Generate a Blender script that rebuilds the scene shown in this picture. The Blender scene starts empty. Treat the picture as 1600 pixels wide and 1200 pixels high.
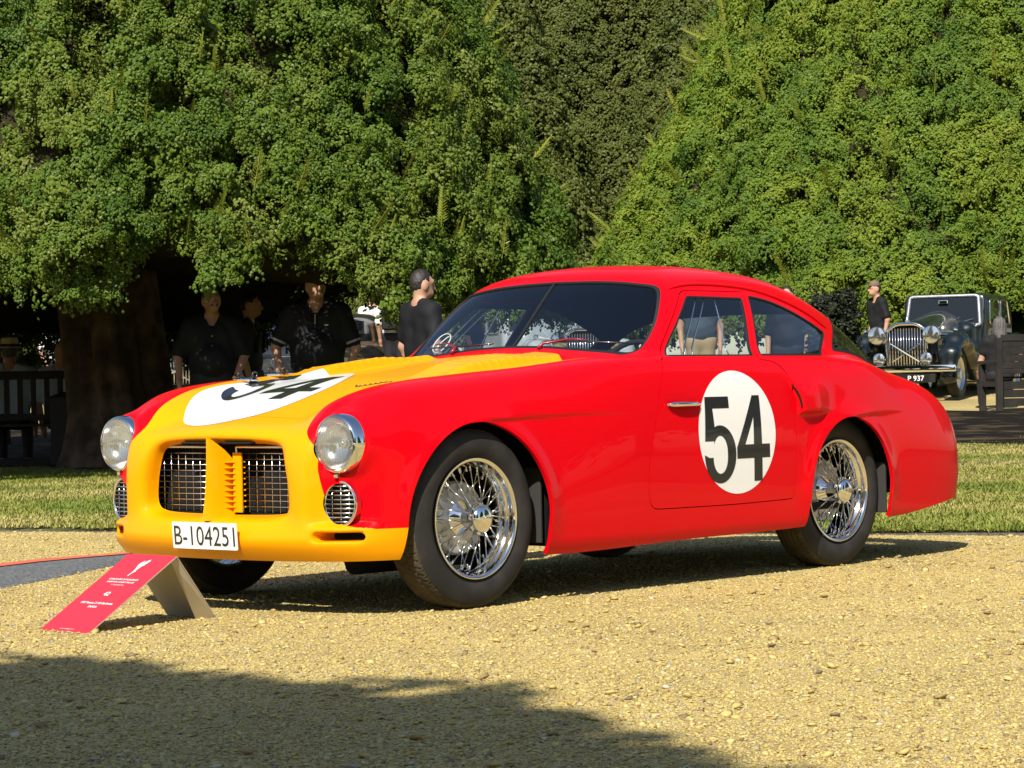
import bpy, bmesh, math, random
import numpy as np
from mathutils import Vector, Matrix
R = math.radians
rng = np.random.default_rng(7)
random.seed(7)
sc = bpy.context.scene
COL = sc.collection

# ------------------------------------------------------------------ camera
FOC = 4047.3
CAM = np.array([-6.8675, -7.0210, 0.8032])
PHI, PITCH, ROLL = 0.7270, -0.0003, -0.0191
Fw = np.array([math.cos(PITCH)*math.cos(PHI), math.cos(PITCH)*math.sin(PHI), -math.sin(PITCH)])
R0 = np.array([math.sin(PHI), -math.cos(PHI), 0.0]); U0 = np.cross(R0, Fw)
Rv = math.cos(ROLL)*R0 + math.sin(ROLL)*U0
Uv = -math.sin(ROLL)*R0 + math.cos(ROLL)*U0
cd = bpy.data.cameras.new('camera'); co = bpy.data.objects.new('camera', cd); COL.objects.link(co)
m = Matrix.Identity(4)
for i in range(3):
    m[i][0], m[i][1], m[i][2], m[i][3] = Rv[i], Uv[i], -Fw[i], CAM[i]
co.matrix_world = m
cd.sensor_width = 36; cd.lens = 36*FOC/1600; cd.clip_end = 3000; cd.clip_start = .05
sc.camera = co

def at(px, depth, z=None, py=None):
    """place: lateral position of photo column px at a given depth from the camera, standing at height z"""
    lat = (px-800)/FOC*depth
    P = CAM + Fw*depth + R0*lat
    if py is not None:
        d = Fw + Rv*(px-800)/FOC - Uv*(py-600)/FOC
        P = CAM + d*(depth/ (d@Fw)); return P
    P[2] = 0 if z is None else z
    return P

# ------------------------------------------------------------------ light
SUN_EL = R(43.5)
SUN_AZ = R(27)      # heading (from +X towards +Y) in which the sunlight travels over the ground
sun_travel = Vector((math.cos(SUN_EL)*math.cos(SUN_AZ), math.cos(SUN_EL)*math.sin(SUN_AZ), -math.sin(SUN_EL)))
w = bpy.data.worlds.new("World"); sc.world = w; w.use_nodes = True
nt = w.node_tree; nt.nodes.clear()
sk = nt.nodes.new('ShaderNodeTexSky'); sk.sky_type = 'NISHITA'; sk.sun_disc = False
sk.sun_elevation = SUN_EL
_s = -sun_travel
sk.sun_rotation = math.atan2(_s.x, _s.y)
sk.air_density = 1.0; sk.dust_density = 0.6; sk.ozone_density = 1.2
bg = nt.nodes.new('ShaderNodeBackground'); bg.inputs[1].default_value = 0.10
wo = nt.nodes.new('ShaderNodeOutputWorld')
nt.links.new(sk.outputs[0], bg.inputs[0]); nt.links.new(bg.outputs[0], wo.inputs[0])
sl = bpy.data.lights.new('sun', 'SUN'); sl.energy = 4.7; sl.angle = R(.53); sl.color = (1, .94, .84)
so = bpy.data.objects.new('sun', sl); COL.objects.link(so)
so.rotation_euler = sun_travel.to_track_quat('-Z', 'Y').to_euler()
so.location = (-20, -8, 25)
vs = sc.view_settings; vs.view_transform = 'Standard'; vs.look = 'None'; vs.exposure = 0.60; vs.gamma = 1; vs.use_curve_mapping = False
sc.cycles.max_bounces = 8; sc.cycles.transparent_max_bounces = 24; sc.cycles.caustics_reflective = False; sc.cycles.caustics_refractive = False
sc.cycles.use_denoising = True
sc.cycles.sample_clamp_indirect = 6

# ------------------------------------------------------------------ helpers
def tag(o, label=None, cat=None, group=None, kind=None):
    if label: o['label'] = label
    if cat: o['category'] = cat
    if group: o['group'] = group
    if kind: o['kind'] = kind
    return o
def empty(name, loc=(0,0,0), rz=0.0, **k):
    o = bpy.data.objects.new(name, None); COL.objects.link(o)
    o.location = loc; o.rotation_euler = (0, 0, rz); o.empty_display_size = .2
    return tag(o, **k)
def link(name, me, parent=None, **k):
    o = bpy.data.objects.new(name, me); COL.objects.link(o)
    if parent is not None: o.parent = parent
    return tag(o, **k)
def mesh_np(name, V, faces, mats, midx=None, smooth=True, normals=None):
    """mesh from vertex array and a list of polygons (any sizes)"""
    me = bpy.data.meshes.new(name)
    V = np.asarray(V, np.float32)
    if isinstance(faces, np.ndarray):
        n, k = faces.shape
        lt = np.full(n, k, np.int32); li = faces.astype(np.int32).ravel()
    else:
        lt = np.fromiter((len(f) for f in faces), np.int32, len(faces))
        li = np.fromiter((i for f in faces for i in f), np.int32, int(lt.sum()))
    me.vertices.add(len(V)); me.vertices.foreach_set('co', V.ravel())
    me.loops.add(len(li)); me.loops.foreach_set('vertex_index', li)
    me.polygons.add(len(lt))
    ls = np.zeros(len(lt), np.int32); ls[1:] = np.cumsum(lt)[:-1]
    me.polygons.foreach_set('loop_start', ls)
    for mm in (mats if isinstance(mats, (list, tuple)) else [mats]): me.materials.append(mm)
    if midx is not None: me.polygons.foreach_set('material_index', np.asarray(midx, np.int32))
    me.polygons.foreach_set('use_smooth', np.full(len(lt), bool(smooth)))
    me.update(calc_edges=True); me.validate()
    if normals is not None:
        me.normals_split_custom_set_from_vertices([tuple(map(float, n)) for n in normals])
    return me
class MB:
    """collects simple solids and links them as ONE mesh object"""
    def __init__(self): self.V = []; self.F = []; self.n = 0; self.mi = []; self.cur = 0
    def add(self, V, F):
        self.V.append(np.asarray(V, float)); b = self.n
        self.F += [tuple(b+i for i in f) for f in F]; self.mi += [self.cur]*len(F); self.n += len(V); return self
    def box(self, c, d, rot=None, bev=0.0):
        x, y, z = np.array(d)/2.0
        if bev <= 0:
            P = np.array([(a*x, b*y, e*z) for a in (-1,1) for b in (-1,1) for e in (-1,1)])
            F = [(0,1,3,2),(4,6,7,5),(0,4,5,1),(2,3,7,6),(0,2,6,4),(1,5,7,3)]
        else:
            bm = bmesh.new(); bmesh.ops.create_cube(bm, size=1)
            for v in bm.verts: v.co = Vector((v.co.x*2*x, v.co.y*2*y, v.co.z*2*z))
            bmesh.ops.bevel(bm, geom=bm.edges[:], offset=min(bev, x*.95, y*.95, z*.95), segments=2, profile=.6, affect='EDGES')
            bm.verts.index_update()
            P = np.array([v.co[:] for v in bm.verts]); F = [tuple(v.index for v in f.verts) for f in bm.faces]; bm.free()
        if rot is not None: P = P @ np.array(rot).T
        return self.add(P + np.array(c), F)
    def tube(self, pts, r, n=8, cap=True, up=(0,0,1)):
        pts = np.asarray(pts, float); m_ = len(pts)
        r = np.broadcast_to(np.asarray(r, float), (m_,)) if np.ndim(r) < 2 else r
        T = np.gradient(pts, axis=0); T /= np.linalg.norm(T, axis=1)[:, None]+1e-12
        V = []
        a = np.arange(n)/n*2*math.pi
        ref = np.array(up, float)
        if abs(T[0]@ref) > .95: ref = np.array((1., 0, 0)) if abs(T[0][0]) < .9 else np.array((0., 1, 0))
        for i in range(m_):
            e1 = np.cross(T[i], ref); e1 /= np.linalg.norm(e1)+1e-12; e2 = np.cross(e1, T[i])
            ref = e2
            V.append(pts[i] + r[i]*(np.cos(a)[:, None]*e1 + np.sin(a)[:, None]*e2))
        V = np.concatenate(V)
        F = [(i*n+j, i*n+(j+1) % n, (i+1)*n+(j+1) % n, (i+1)*n+j) for i in range(m_-1) for j in range(n)]
        if cap: F += [tuple(range(n))[::-1], tuple((m_-1)*n+j for j in range(n))]
        return self.add(V, F)
    def lathe(self, prof, n=32, axis='z', c=(0,0,0), closed=False):
        """prof: (radius, along) pairs"""
        prof = np.asarray(prof, float); k = len(prof); a = np.arange(n)/n*2*math.pi
        rr, hh = prof[:, 0], prof[:, 1]
        X = rr[:, None]*np.cos(a); Y = rr[:, None]*np.sin(a); Z = np.repeat(hh[:, None], n, 1)
        P = {'z': np.stack([X, Y, Z], -1), 'y': np.stack([Y, Z, X], -1), 'x': np.stack([Z, X, Y], -1)}[axis].reshape(-1, 3)
        F = []
        kk = k if closed else k-1
        for i in range(kk):
            i2 = (i+1) % k
            for j in range(n):
                F.append((i*n+j, i*n+(j+1) % n, i2*n+(j+1) % n, i2*n+j))
        return self.add(P+np.array(c), F)
    def prism(self, poly, h0, h1, fn):
        """poly 2-D outline extruded between h0 and h1; fn(a,b,h)->xyz"""
        n = len(poly)
        V = [fn(a, b, h0) for a, b in poly] + [fn(a, b, h1) for a, b in poly]
        F = [tuple(range(n))[::-1], tuple(range(n, 2*n))] + [(i, (i+1) % n, n+(i+1) % n, n+i) for i in range(n)]
        return self.add(V, F)
    def mesh(self, name, mat, smooth=False):
        me = mesh_np(name, np.concatenate(self.V), self.F, mat, self.mi, smooth)
        return me
    def build(self, name, mat, parent=None, smooth=False, angle=None, **k):
        me = self.mesh(name, mat, smooth or angle is not None)
        if angle is not None: me.set_sharp_from_angle(angle=R(angle))
        return link(name, me, parent, **k)

class Sp:
    """natural cubic spline with straight ends"""
    def __init__(self, pts):
        p = np.array(sorted(pts), float); self.x, self.y = p[:, 0], p[:, 1]; n = len(p)
        h = np.diff(self.x); A = np.eye(n); b = np.zeros(n)
        for i in range(1, n-1):
            A[i, i-1], A[i, i], A[i, i+1] = h[i-1], 2*(h[i-1]+h[i]), h[i]
            b[i] = 6*((self.y[i+1]-self.y[i])/h[i]-(self.y[i]-self.y[i-1])/h[i-1])
        self.m = np.linalg.solve(A, b); self.h = h
    def __call__(self, t):
        t = np.asarray(t, float); tc = np.clip(t, self.x[0], self.x[-1])
        i = np.clip(np.searchsorted(self.x, tc)-1, 0, len(self.h)-1)
        h = self.h[i]; a = (self.x[i+1]-tc)/h; b = (tc-self.x[i])/h
        y = a*self.y[i]+b*self.y[i+1]+((a**3-a)*self.m[i]+(b**3-b)*self.m[i+1])*h*h/6
        h0, hn = self.h[0], self.h[-1]
        s0 = (self.y[1]-self.y[0])/h0-h0*(2*self.m[0]+self.m[1])/6
        s1 = (self.y[-1]-self.y[-2])/hn+hn*(self.m[-2]+2*self.m[-1])/6
        return y+np.where(t < self.x[0], (t-self.x[0])*s0, 0)+np.where(t > self.x[-1], (t-self.x[-1])*s1, 0)
def smx(a, b, k): return .5*(a+b+np.sqrt((a-b)**2+k*k))
def smn(a, b, k): return .5*(a+b-np.sqrt((a-b)**2+k*k))
def sst(t, a, b):
    u = np.clip((t-a)/(b-a), 0, 1); return u*u*u*(u*(6*u-15)+10)
def polysd(P, poly):
    """signed distance (negative inside) of 2-D points to a closed polygon"""
    P = np.asarray(P, float); poly = np.asarray(poly, float); d = np.full(len(P), 1e9); ins = np.zeros(len(P), bool)
    for i in range(len(poly)):
        a = poly[i]; b = poly[(i+1) % len(poly)]; e = b-a; w_ = P-a
        t = np.clip((w_@e)/(e@e+1e-18), 0, 1); d = np.minimum(d, np.hypot(*(w_-t[:, None]*e).T))
        c = (a[1] > P[:, 1]) != (b[1] > P[:, 1])
        with np.errstate(divide='ignore', invalid='ignore'):
            ins ^= c & (P[:, 0] < (b[0]-a[0])*(P[:, 1]-a[1])/(b[1]-a[1]+1e-30)+a[0])
    return np.where(ins, -d, d)
def rpoly(pts, rad, n=6):
    """rounded polygon outline"""
    out = []; pts = [np.array(p, float) for p in pts]; N = len(pts)
    rad = [rad]*N if np.isscalar(rad) else rad
    for i in range(N):
        p = pts[i]; a = pts[i-1]-p; b = pts[(i+1) % N]-p; la, lb = np.linalg.norm(a), np.linalg.norm(b)
        r_ = min(rad[i], la*.48, lb*.48)
        if r_ <= 1e-6: out.append(p); continue
        A, B = p+a/la*r_, p+b/lb*r_
        for t in np.linspace(0, 1, n): out.append((1-t)**2*A+2*t*(1-t)*p+t*t*B)
    return np.array(out)
def surf_nets(F, lo, hi, h):
    """surface of F=0 on a regular grid, projected onto F exactly; returns V, quads, normals"""
    ax = [np.arange(lo[i], hi[i]+h, h) for i in range(3)]
    X, Y, Z = np.meshgrid(*ax, indexing='ij')
    f = F(X, Y, Z); sg = f < 0; n = np.array(f.shape)
    c = np.zeros(n-1, np.int8)
    for dx in (0, 1):
        for dy in (0, 1):
            for dz in (0, 1): c += sg[dx:n[0]-1+dx, dy:n[1]-1+dy, dz:n[2]-1+dz]
    act = (c > 0) & (c < 8); idx = -np.ones(n-1, np.int64); cells = np.argwhere(act); idx[act] = np.arange(len(cells))
    V = np.stack([ax[i][cells[:, i]]+h*.5 for i in range(3)], 1)
    acc = np.zeros((len(cells), 3)); cnt = np.zeros(len(cells))
    cs = [(a, b, c_) for a in (0, 1) for b in (0, 1) for c_ in (0, 1)]
    for p in cs:
        for d in range(3):
            if p[d]: continue
            q = list(p); q[d] = 1
            fa = f[cells[:, 0]+p[0], cells[:, 1]+p[1], cells[:, 2]+p[2]]; fb = f[cells[:, 0]+q[0], cells[:, 1]+q[1], cells[:, 2]+q[2]]
            ok = (fa < 0) != (fb < 0); t = np.where(ok, fa/np.where(fa == fb, 1, fa-fb), 0)
            off = np.array(p, float)[None]+t[:, None]*(np.array(q)-np.array(p))[None]
            acc[ok] += off[ok]; cnt[ok] += 1
    V = np.stack([ax[i][cells[:, i]] for i in range(3)], 1)+acc/np.maximum(cnt, 1)[:, None]*h
    Q = []
    for d in range(3):
        s0 = [slice(1, -1)]*3; s1 = [slice(1, -1)]*3; s0[d] = slice(0, -1); s1[d] = slice(1, None)
        a, b = sg[tuple(s0)], sg[tuple(s1)]; e = np.argwhere(a != b)
        e0 = e.copy(); o = [i for i in range(3) if i != d]
        e0[:, o[0]] += 1; e0[:, o[1]] += 1
        def cell(da, db):
            k = e0.copy(); k[:, o[0]] -= da; k[:, o[1]] -= db; return idx[k[:, 0], k[:, 1], k[:, 2]]
        q = np.stack([cell(1, 1), cell(0, 1), cell(0, 0), cell(1, 0)], 1)
        inside = a[tuple(e.T)]
        flip = ~inside if d != 1 else inside
        q[flip] = q[flip][:, ::-1]; Q.append(q)
    Q = np.concatenate(Q)
    def grad(V, e=1e-4):
        g = np.empty_like(V)
        for i in range(3):
            d = np.zeros(3); d[i] = e
            g[:, i] = (F(*(V+d).T)-F(*(V-d).T))/(2*e)
        return g
    for _ in range(3):
        g = grad(V); fv = F(*V.T); st = -fv/np.maximum((g**2).sum(1), 1e-6)
        dv = g*st[:, None]; ln = np.linalg.norm(dv, axis=1); dv *= np.minimum(1, h*.7/np.maximum(ln, 1e-9))[:, None]; V = V+dv
    g = grad(V); N = g/np.maximum(np.linalg.norm(g, axis=1), 1e-9)[:, None]
    return V, Q, N, grad

# ------------------------------------------------------------------ materials
def mat(name, col, rough=.5, metal=0.0, coat=0.0, spec=.5, **k):
    m_ = bpy.data.materials.new(name); m_.use_nodes = True
    p = m_.node_tree.nodes['Principled BSDF']
    p.inputs['Base Color'].default_value = (*col, 1); p.inputs['Roughness'].default_value = rough
    p.inputs['Metallic'].default_value = metal; p.inputs['Coat Weight'].default_value = coat
    p.inputs['Specular IOR Level'].default_value = spec
    for a, b in k.items(): p.inputs[a.replace('_', ' ')].default_value = b
    return m_
def noisy(m_, scale, c2, lo=.4, hi=.6, detail=6, bump=0.0, bscale=None, coord='Object', rough2=None):
    """mix a second colour in by noise, with an optional fine bump"""
    n = m_.node_tree; p = n.nodes['Principled BSDF']; L = n.links.new
    tc = n.nodes.new('ShaderNodeTexCoord'); nz = n.nodes.new('ShaderNodeTexNoise')
    nz.inputs['Scale'].default_value = scale; nz.inputs['Detail'].default_value = detail
    L(tc.outputs[coord], nz.inputs['Vector'])
    mr = n.nodes.new('ShaderNodeMapRange'); mr.inputs[1].default_value = lo; mr.inputs[2].default_value = hi
    L(nz.outputs[0], mr.inputs[0])
    mx = n.nodes.new('ShaderNodeMix'); mx.data_type = 'RGBA'
    mx.inputs[6].default_value = p.inputs['Base Color'].default_value; mx.inputs[7].default_value = (*c2, 1)
    L(mr.outputs[0], mx.inputs[0]); L(mx.outputs[2], p.inputs['Base Color'])
    if bump:
        n2 = n.nodes.new('ShaderNodeTexNoise'); n2.inputs['Scale'].default_value = bscale or scale*4; n2.inputs['Detail'].default_value = 4
        L(tc.outputs[coord], n2.inputs['Vector'])
        b = n.nodes.new('ShaderNodeBump'); b.inputs['Strength'].default_value = bump; b.inputs['Distance'].default_value = .01
        L(n2.outputs[0], b.inputs['Height']); L(b.outputs[0], p.inputs['Normal'])
    return m_
def glassmat(name, tint, refl=1.0, rough=0.0):
    m_ = bpy.data.materials.new(name); m_.use_nodes = True; n = m_.node_tree; n.nodes.clear(); L = n.links.new
    o = n.nodes.new('ShaderNodeOutputMaterial'); mx = n.nodes.new('ShaderNodeMixShader')
    t = n.nodes.new('ShaderNodeBsdfTransparent'); t.inputs[0].default_value = (*tint, 1)
    g = n.nodes.new('ShaderNodeBsdfGlossy'); g.inputs['Roughness'].default_value = rough
    fr = n.nodes.new('ShaderNodeFresnel'); ge = n.nodes.new('ShaderNodeNewGeometry'); io = n.nodes.new('ShaderNodeMapRange'); io.inputs[3].default_value = 1.52; io.inputs[4].default_value = 1/1.52
    L(ge.outputs['Backfacing'], io.inputs[0]); L(io.outputs[0], fr.inputs[0])
    mu = n.nodes.new('ShaderNodeMath'); mu.operation = 'MULTIPLY'; mu.inputs[1].default_value = refl*1.8; mu.use_clamp = True
    L(fr.outputs[0], mu.inputs[0]); L(mu.outputs[0], mx.inputs[0]); L(t.outputs[0], mx.inputs[1]); L(g.outputs[0], mx.inputs[2]); L(mx.outputs[0], o.inputs[0])
    return m_
M = {}
M['red'] = mat('red_paint', (.66, .0006, .006), .4, coat=.30, spec=.06, Coat_Roughness=.012, Coat_IOR=1.42)
M['yellow'] = mat('yellow_paint', (.80, .32, .001), .4, coat=.30, spec=.06, Coat_Roughness=.012, Coat_IOR=1.42)
M['darkred'] = mat('dark_red_enamel', (.20,.004,.008), .35, coat=.5)
M['white'] = mat('white_vinyl', (.82, .82, .80), .3, coat=.5)
M['black'] = mat('black_vinyl', (.012, .012, .013), .3, coat=.5)
M['chrome'] = mat('chrome', (.82, .82, .80), .06, 1.0)
M['steel'] = mat('brushed_steel', (.55, .55, .54), .3, 1.0)
M['tread'] = noisy(mat('dusty_tread', (.085,.068,.044), .9, spec=.2), 14, (.05,.042,.03), .4, .65)
M['rubber'] = noisy(mat('tyre_rubber', (.018, .017, .016), .75, spec=.35), 9, (.035, .032, .028), .45, .7)
M['seal'] = mat('black_rubber_seal', (.01, .01, .011), .5)
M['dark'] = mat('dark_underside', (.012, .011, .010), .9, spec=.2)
M['lining'] = mat('dark_cabin_lining', (.02, .018, .016), .85, spec=.2)
M['leather'] = noisy(mat('tan_leather', (.10, .055, .03), .5), 30, (.07, .04, .02))
M['glass'] = glassmat('window_glass', (.90, .94, .93), 1.0)
M['lens'] = glassmat('lamp_lens', (.95,.96,.94), 1.2)
def _frost(m_):
    n = m_.node_tree; L = n.links.new; o = [q for q in n.nodes if q.type == 'OUTPUT_MATERIAL'][0]; s0 = o.inputs[0].links[0].from_socket
    d = n.nodes.new('ShaderNodeBsdfDiffuse'); d.inputs[0].default_value = (.62,.60,.54,1); t = n.nodes.new('ShaderNodeBsdfTranslucent'); t.inputs[0].default_value = (.62,.60,.54,1)
    a = n.nodes.new('ShaderNodeMixShader'); a.inputs[0].default_value = .4; L(d.outputs[0],a.inputs[1]); L(t.outputs[0],a.inputs[2])
    x = n.nodes.new('ShaderNodeMixShader'); x.inputs[0].default_value = .20; L(s0,x.inputs[1]); L(a.outputs[0],x.inputs[2]); L(x.outputs[0],o.inputs[0])
_frost(M['lens'])
M['alu'] = noisy(mat('cast_aluminium', (.60, .61, .62), .4, .7), 40, (.42, .43, .44))
M['spoke'] = mat('spoke_steel', (.86,.86,.84), .24, 1.0)
# ================================================================== GROUND
Fh = np.array([math.cos(PHI), math.sin(PHI), 0]); CAM0 = np.array([CAM[0], CAM[1], 0])
def gh(d, l=0):
    """height of the ground at a distance d ahead of the camera: flat near the coupe, rising gently behind the lawn"""
    d = np.asarray(d, float); t = d-29.0
    q = d-45.0
    return 0.060*.5*((t+np.sqrt(t*t+30.0))-(q+np.sqrt(q*q+30.0)))*sst(d,20,34)
def gp(d, l): 
    P = CAM0+Fh*d+R0*l; P = P.copy(); P[2] = float(gh(d)); return P
def gpx(px, d):
    """ground point seen at photo column px, d metres ahead"""
    return gp(d, (px-800)/FOC*d)
def zpx(px, py, d):
    """height seen at photo pixel (px,py) at distance d"""
    vh = 600-.0191*(px-800); return CAM[2]-(py-vh)/FOC*d
def sheet(name, ds, ls, dz, material, bound=None, kind='structure'):
    D, L = np.meshgrid(ds, ls, indexing='ij')
    if bound is not None: D, L = bound(D, L)
    P = CAM0[None,None]+D[...,None]*Fh+L[...,None]*R0; P[...,2] = gh(D)+(dz(D,L) if callable(dz) else dz)
    n, k = D.shape; i = np.arange(n-1)[:,None]; j = np.arange(k-1)[None]
    Q_ = np.stack([i*k+j, i*k+j+1, (i+1)*k+j+1, (i+1)*k+j],-1).reshape(-1,4)
    return link(name, mesh_np(name, P.reshape(-1,3), Q_, material), None, kind=kind)
def gravel_mat():
    m_ = bpy.data.materials.new('gravel'); m_.use_nodes = True; n = m_.node_tree; p = n.nodes['Principled BSDF']; L = n.links.new
    tc = n.nodes.new('ShaderNodeTexCoord')
    vo = n.nodes.new('ShaderNodeTexVoronoi'); vo.inputs['Scale'].default_value = 85; vo.inputs['Randomness'].default_value = 1
    L(tc.outputs['Object'], vo.inputs['Vector'])
    sp = n.nodes.new('ShaderNodeSeparateColor'); L(vo.outputs['Color'], sp.inputs[0])
    cr = n.nodes.new('ShaderNodeValToRGB'); e = cr.color_ramp.elements
    e[0].position = 0; e[0].color = (.40,.30,.13,1); e[1].position = 1; e[1].color = (.54,.44,.24,1)
    for pos,c in ((.25,(.42,.31,.105,1)),(.55,(.49,.37,.125,1)),(.8,(.54,.42,.15,1))):
        q = e.new(pos); q.color = c
    L(sp.outputs[0], cr.inputs[0])
    nz = n.nodes.new('ShaderNodeTexNoise'); nz.inputs['Scale'].default_value = 1.3; nz.inputs['Detail'].default_value = 5; L(tc.outputs['Object'], nz.inputs['Vector'])
    mr = n.nodes.new('ShaderNodeMapRange'); mr.inputs[1].default_value = .35; mr.inputs[2].default_value = .7; mr.inputs[3].default_value = .72; mr.inputs[4].default_value = 1.08; L(nz.outputs[0], mr.inputs[0])
    hs = n.nodes.new('ShaderNodeMix'); hs.data_type = 'RGBA'; hs.blend_type = 'MULTIPLY'; hs.inputs[0].default_value = 1
    L(cr.outputs[0], hs.inputs[6]); L(mr.outputs[0], hs.inputs[7]); L(hs.outputs[2], p.inputs['Base Color'])
    v2 = n.nodes.new('ShaderNodeTexVoronoi'); v2.inputs['Scale'].default_value = 85; L(tc.outputs['Object'], v2.inputs['Vector'])
    b = n.nodes.new('ShaderNodeBump'); b.inputs['Strength'].default_value = .45; b.inputs['Distance'].default_value = .004; b.invert = True
    L(v2.outputs['Distance'], b.inputs['Height']); L(b.outputs[0], p.inputs['Normal'])
    p.inputs['Roughness'].default_value = .85
    return m_
def pebble_mat():
    m_ = bpy.data.materials.new('pebble'); m_.use_nodes = True; n = m_.node_tree; p = n.nodes['Principled BSDF']; L = n.links.new
    oi = n.nodes.new('ShaderNodeObjectInfo'); cr = n.nodes.new('ShaderNodeValToRGB'); e = cr.color_ramp.elements
    e[0].position = 0; e[0].color = (.17,.13,.075,1); e[1].position = 1; e[1].color = (.62,.55,.38,1)
    for pos,c in ((.07,(.29,.20,.075,1)),(.2,(.43,.315,.095,1)),(.45,(.53,.405,.125,1)),(.75,(.58,.455,.155,1)),(.92,(.63,.52,.21,1)),(.965,(.26,.23,.18,1))):
        q = e.new(pos); q.color = c
    L(oi.outputs['Random'], cr.inputs[0])
    tc = n.nodes.new('ShaderNodeTexCoord'); nz = n.nodes.new('ShaderNodeTexNoise'); nz.inputs['Scale'].default_value = 2.2; L(tc.outputs['Object'], nz.inputs['Vector'])
    mx = n.nodes.new('ShaderNodeMix'); mx.data_type = 'RGBA'; mx.blend_type = 'MULTIPLY'; mx.inputs[0].default_value = .22
    L(cr.outputs[0], mx.inputs[6]); L(nz.outputs[0], mx.inputs[7]); L(mx.outputs[2], p.inputs['Base Color']); p.inputs['Roughness'].default_value = .7
    return m_
def ico(sub=1):
    bm = bmesh.new(); bmesh.ops.create_icosphere(bm, subdivisions=sub, radius=1)
    V_ = np.array([v.co[:] for v in bm.verts]); F_ = [tuple(v.index for v in f.verts) for f in bm.faces]; bm.free(); return V_, F_
def scatter(name, P, rot, scl, protos, parent=None, **k):
    """one object whose geometry nodes set a small solid on every point (rot: euler, scl: uniform scale)"""
    me = bpy.data.meshes.new(name); me.vertices.add(len(P)); me.vertices.foreach_set('co', np.asarray(P,np.float32).ravel())
    a = me.attributes.new('rot','FLOAT_VECTOR','POINT'); a.data.foreach_set('vector', np.asarray(rot,np.float32).ravel())
    a = me.attributes.new('scl','FLOAT','POINT'); a.data.foreach_set('value', np.asarray(scl,np.float32).ravel())
    o = link(name, me, parent, **k)
    for pr in protos:
        for mm in pr.data.materials:
            if mm.name not in [q.name for q in me.materials]: me.materials.append(mm)
    ng = bpy.data.node_groups.new(name+'_scatter','GeometryNodeTree'); N_ = ng.nodes; L = ng.links.new
    ng.interface.new_socket('Geometry', in_out='INPUT', socket_type='NodeSocketGeometry'); ng.interface.new_socket('Geometry', in_out='OUTPUT', socket_type='NodeSocketGeometry')
    gi = N_.new('NodeGroupInput'); go = N_.new('NodeGroupOutput'); ip = N_.new('GeometryNodeInstanceOnPoints'); jn = N_.new('GeometryNodeJoinGeometry')
    m2p = N_.new('GeometryNodeMeshToPoints')
    L(gi.outputs[0], m2p.inputs[0])
    for pr in protos:
        oi = N_.new('GeometryNodeObjectInfo'); oi.inputs['Object'].default_value = pr; g2 = N_.new('GeometryNodeGeometryToInstance')
        L(oi.outputs['Geometry'], g2.inputs[0]); L(g2.outputs[0], jn.inputs[0])
    r_ = N_.new('GeometryNodeInputNamedAttribute'); r_.data_type = 'FLOAT_VECTOR'; r_.inputs[0].default_value = 'rot'
    s_ = N_.new('GeometryNodeInputNamedAttribute'); s_.data_type = 'FLOAT'; s_.inputs[0].default_value = 'scl'
    e2r = N_.new('FunctionNodeEulerToRotation'); L(r_.outputs[0], e2r.inputs[0])
    L(m2p.outputs[0], ip.inputs['Points']); L(jn.outputs[0], ip.inputs['Instance']); ip.inputs['Pick Instance'].default_value = True
    L(e2r.outputs[0], ip.inputs['Rotation']); L(s_.outputs[0], ip.inputs['Scale']); L(ip.outputs[0], go.inputs[0])
    md = o.modifiers.new('scatter','NODES'); md.node_group = ng
    return o
GM = gravel_mat(); PM = pebble_mat()
sheet('ground', np.concatenate([np.linspace(-160,-10,12),np.linspace(-5,18,24),np.linspace(20,60,41),np.linspace(64,400,30)]), np.concatenate([np.linspace(-260,-30,14),np.linspace(-25,25,26),np.linspace(30,260,14)]), 0.0, GM)
def lawn_front(L): return 14.0-.40*L
def lawn_back(L): return 25.6+1.9*sst(L,-1,4)
# pebbles
protos = []
for k in range(6):
    V_, F_ = ico(1); V_ = V_*(1+.22*rng.standard_normal((len(V_),1)))*np.array([1,.78+.2*rng.random(),.27+.10*rng.random()]); 
    protos.append(bpy.data.objects.new('pebble', mesh_np('pebble', V_, F_, PM, None, True)))
n_ = 420000
u = rng.random(n_); d_ = 4.7+(u**1.35)*10.6; l_ = (rng.random(n_)-.5)*2*(d_*.222+.45)
keep = d_ < lawn_front(l_)+.06; d_, l_ = d_[keep], l_[keep]
P_ = CAM0[None]+d_[:,None]*Fh+l_[:,None]*R0; sc_ = .0033*np.exp(.45*rng.standard_normal(len(d_)))*(1+.02*(d_-5)); P_[:,2] = sc_*(-.05+.34*rng.random(len(d_)))
scatter('gravel', P_, np.stack([rng.normal(0,.26,len(d_)),rng.normal(0,.26,len(d_)),rng.random(len(d_))*6.28],1), sc_, protos, kind='stuff')
# some larger stones lying loose on top
n_ = 260; d_ = 4.8+rng.random(n_)**1.3*9; l_ = (rng.random(n_)-.5)*2*(d_*.21+.2); keep = d_ < lawn_front(l_)-.1; d_, l_ = d_[keep], l_[keep]
P_ = CAM0[None]+d_[:,None]*Fh+l_[:,None]*R0; sc_ = .012+.010*rng.random(len(d_))**2; P_[:,2] = sc_*.35
scatter('loose_stones', P_, np.stack([rng.normal(0,.2,len(d_)),rng.normal(0,.2,len(d_)),rng.random(len(d_))*6.28],1), sc_, protos, kind='stuff')
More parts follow.
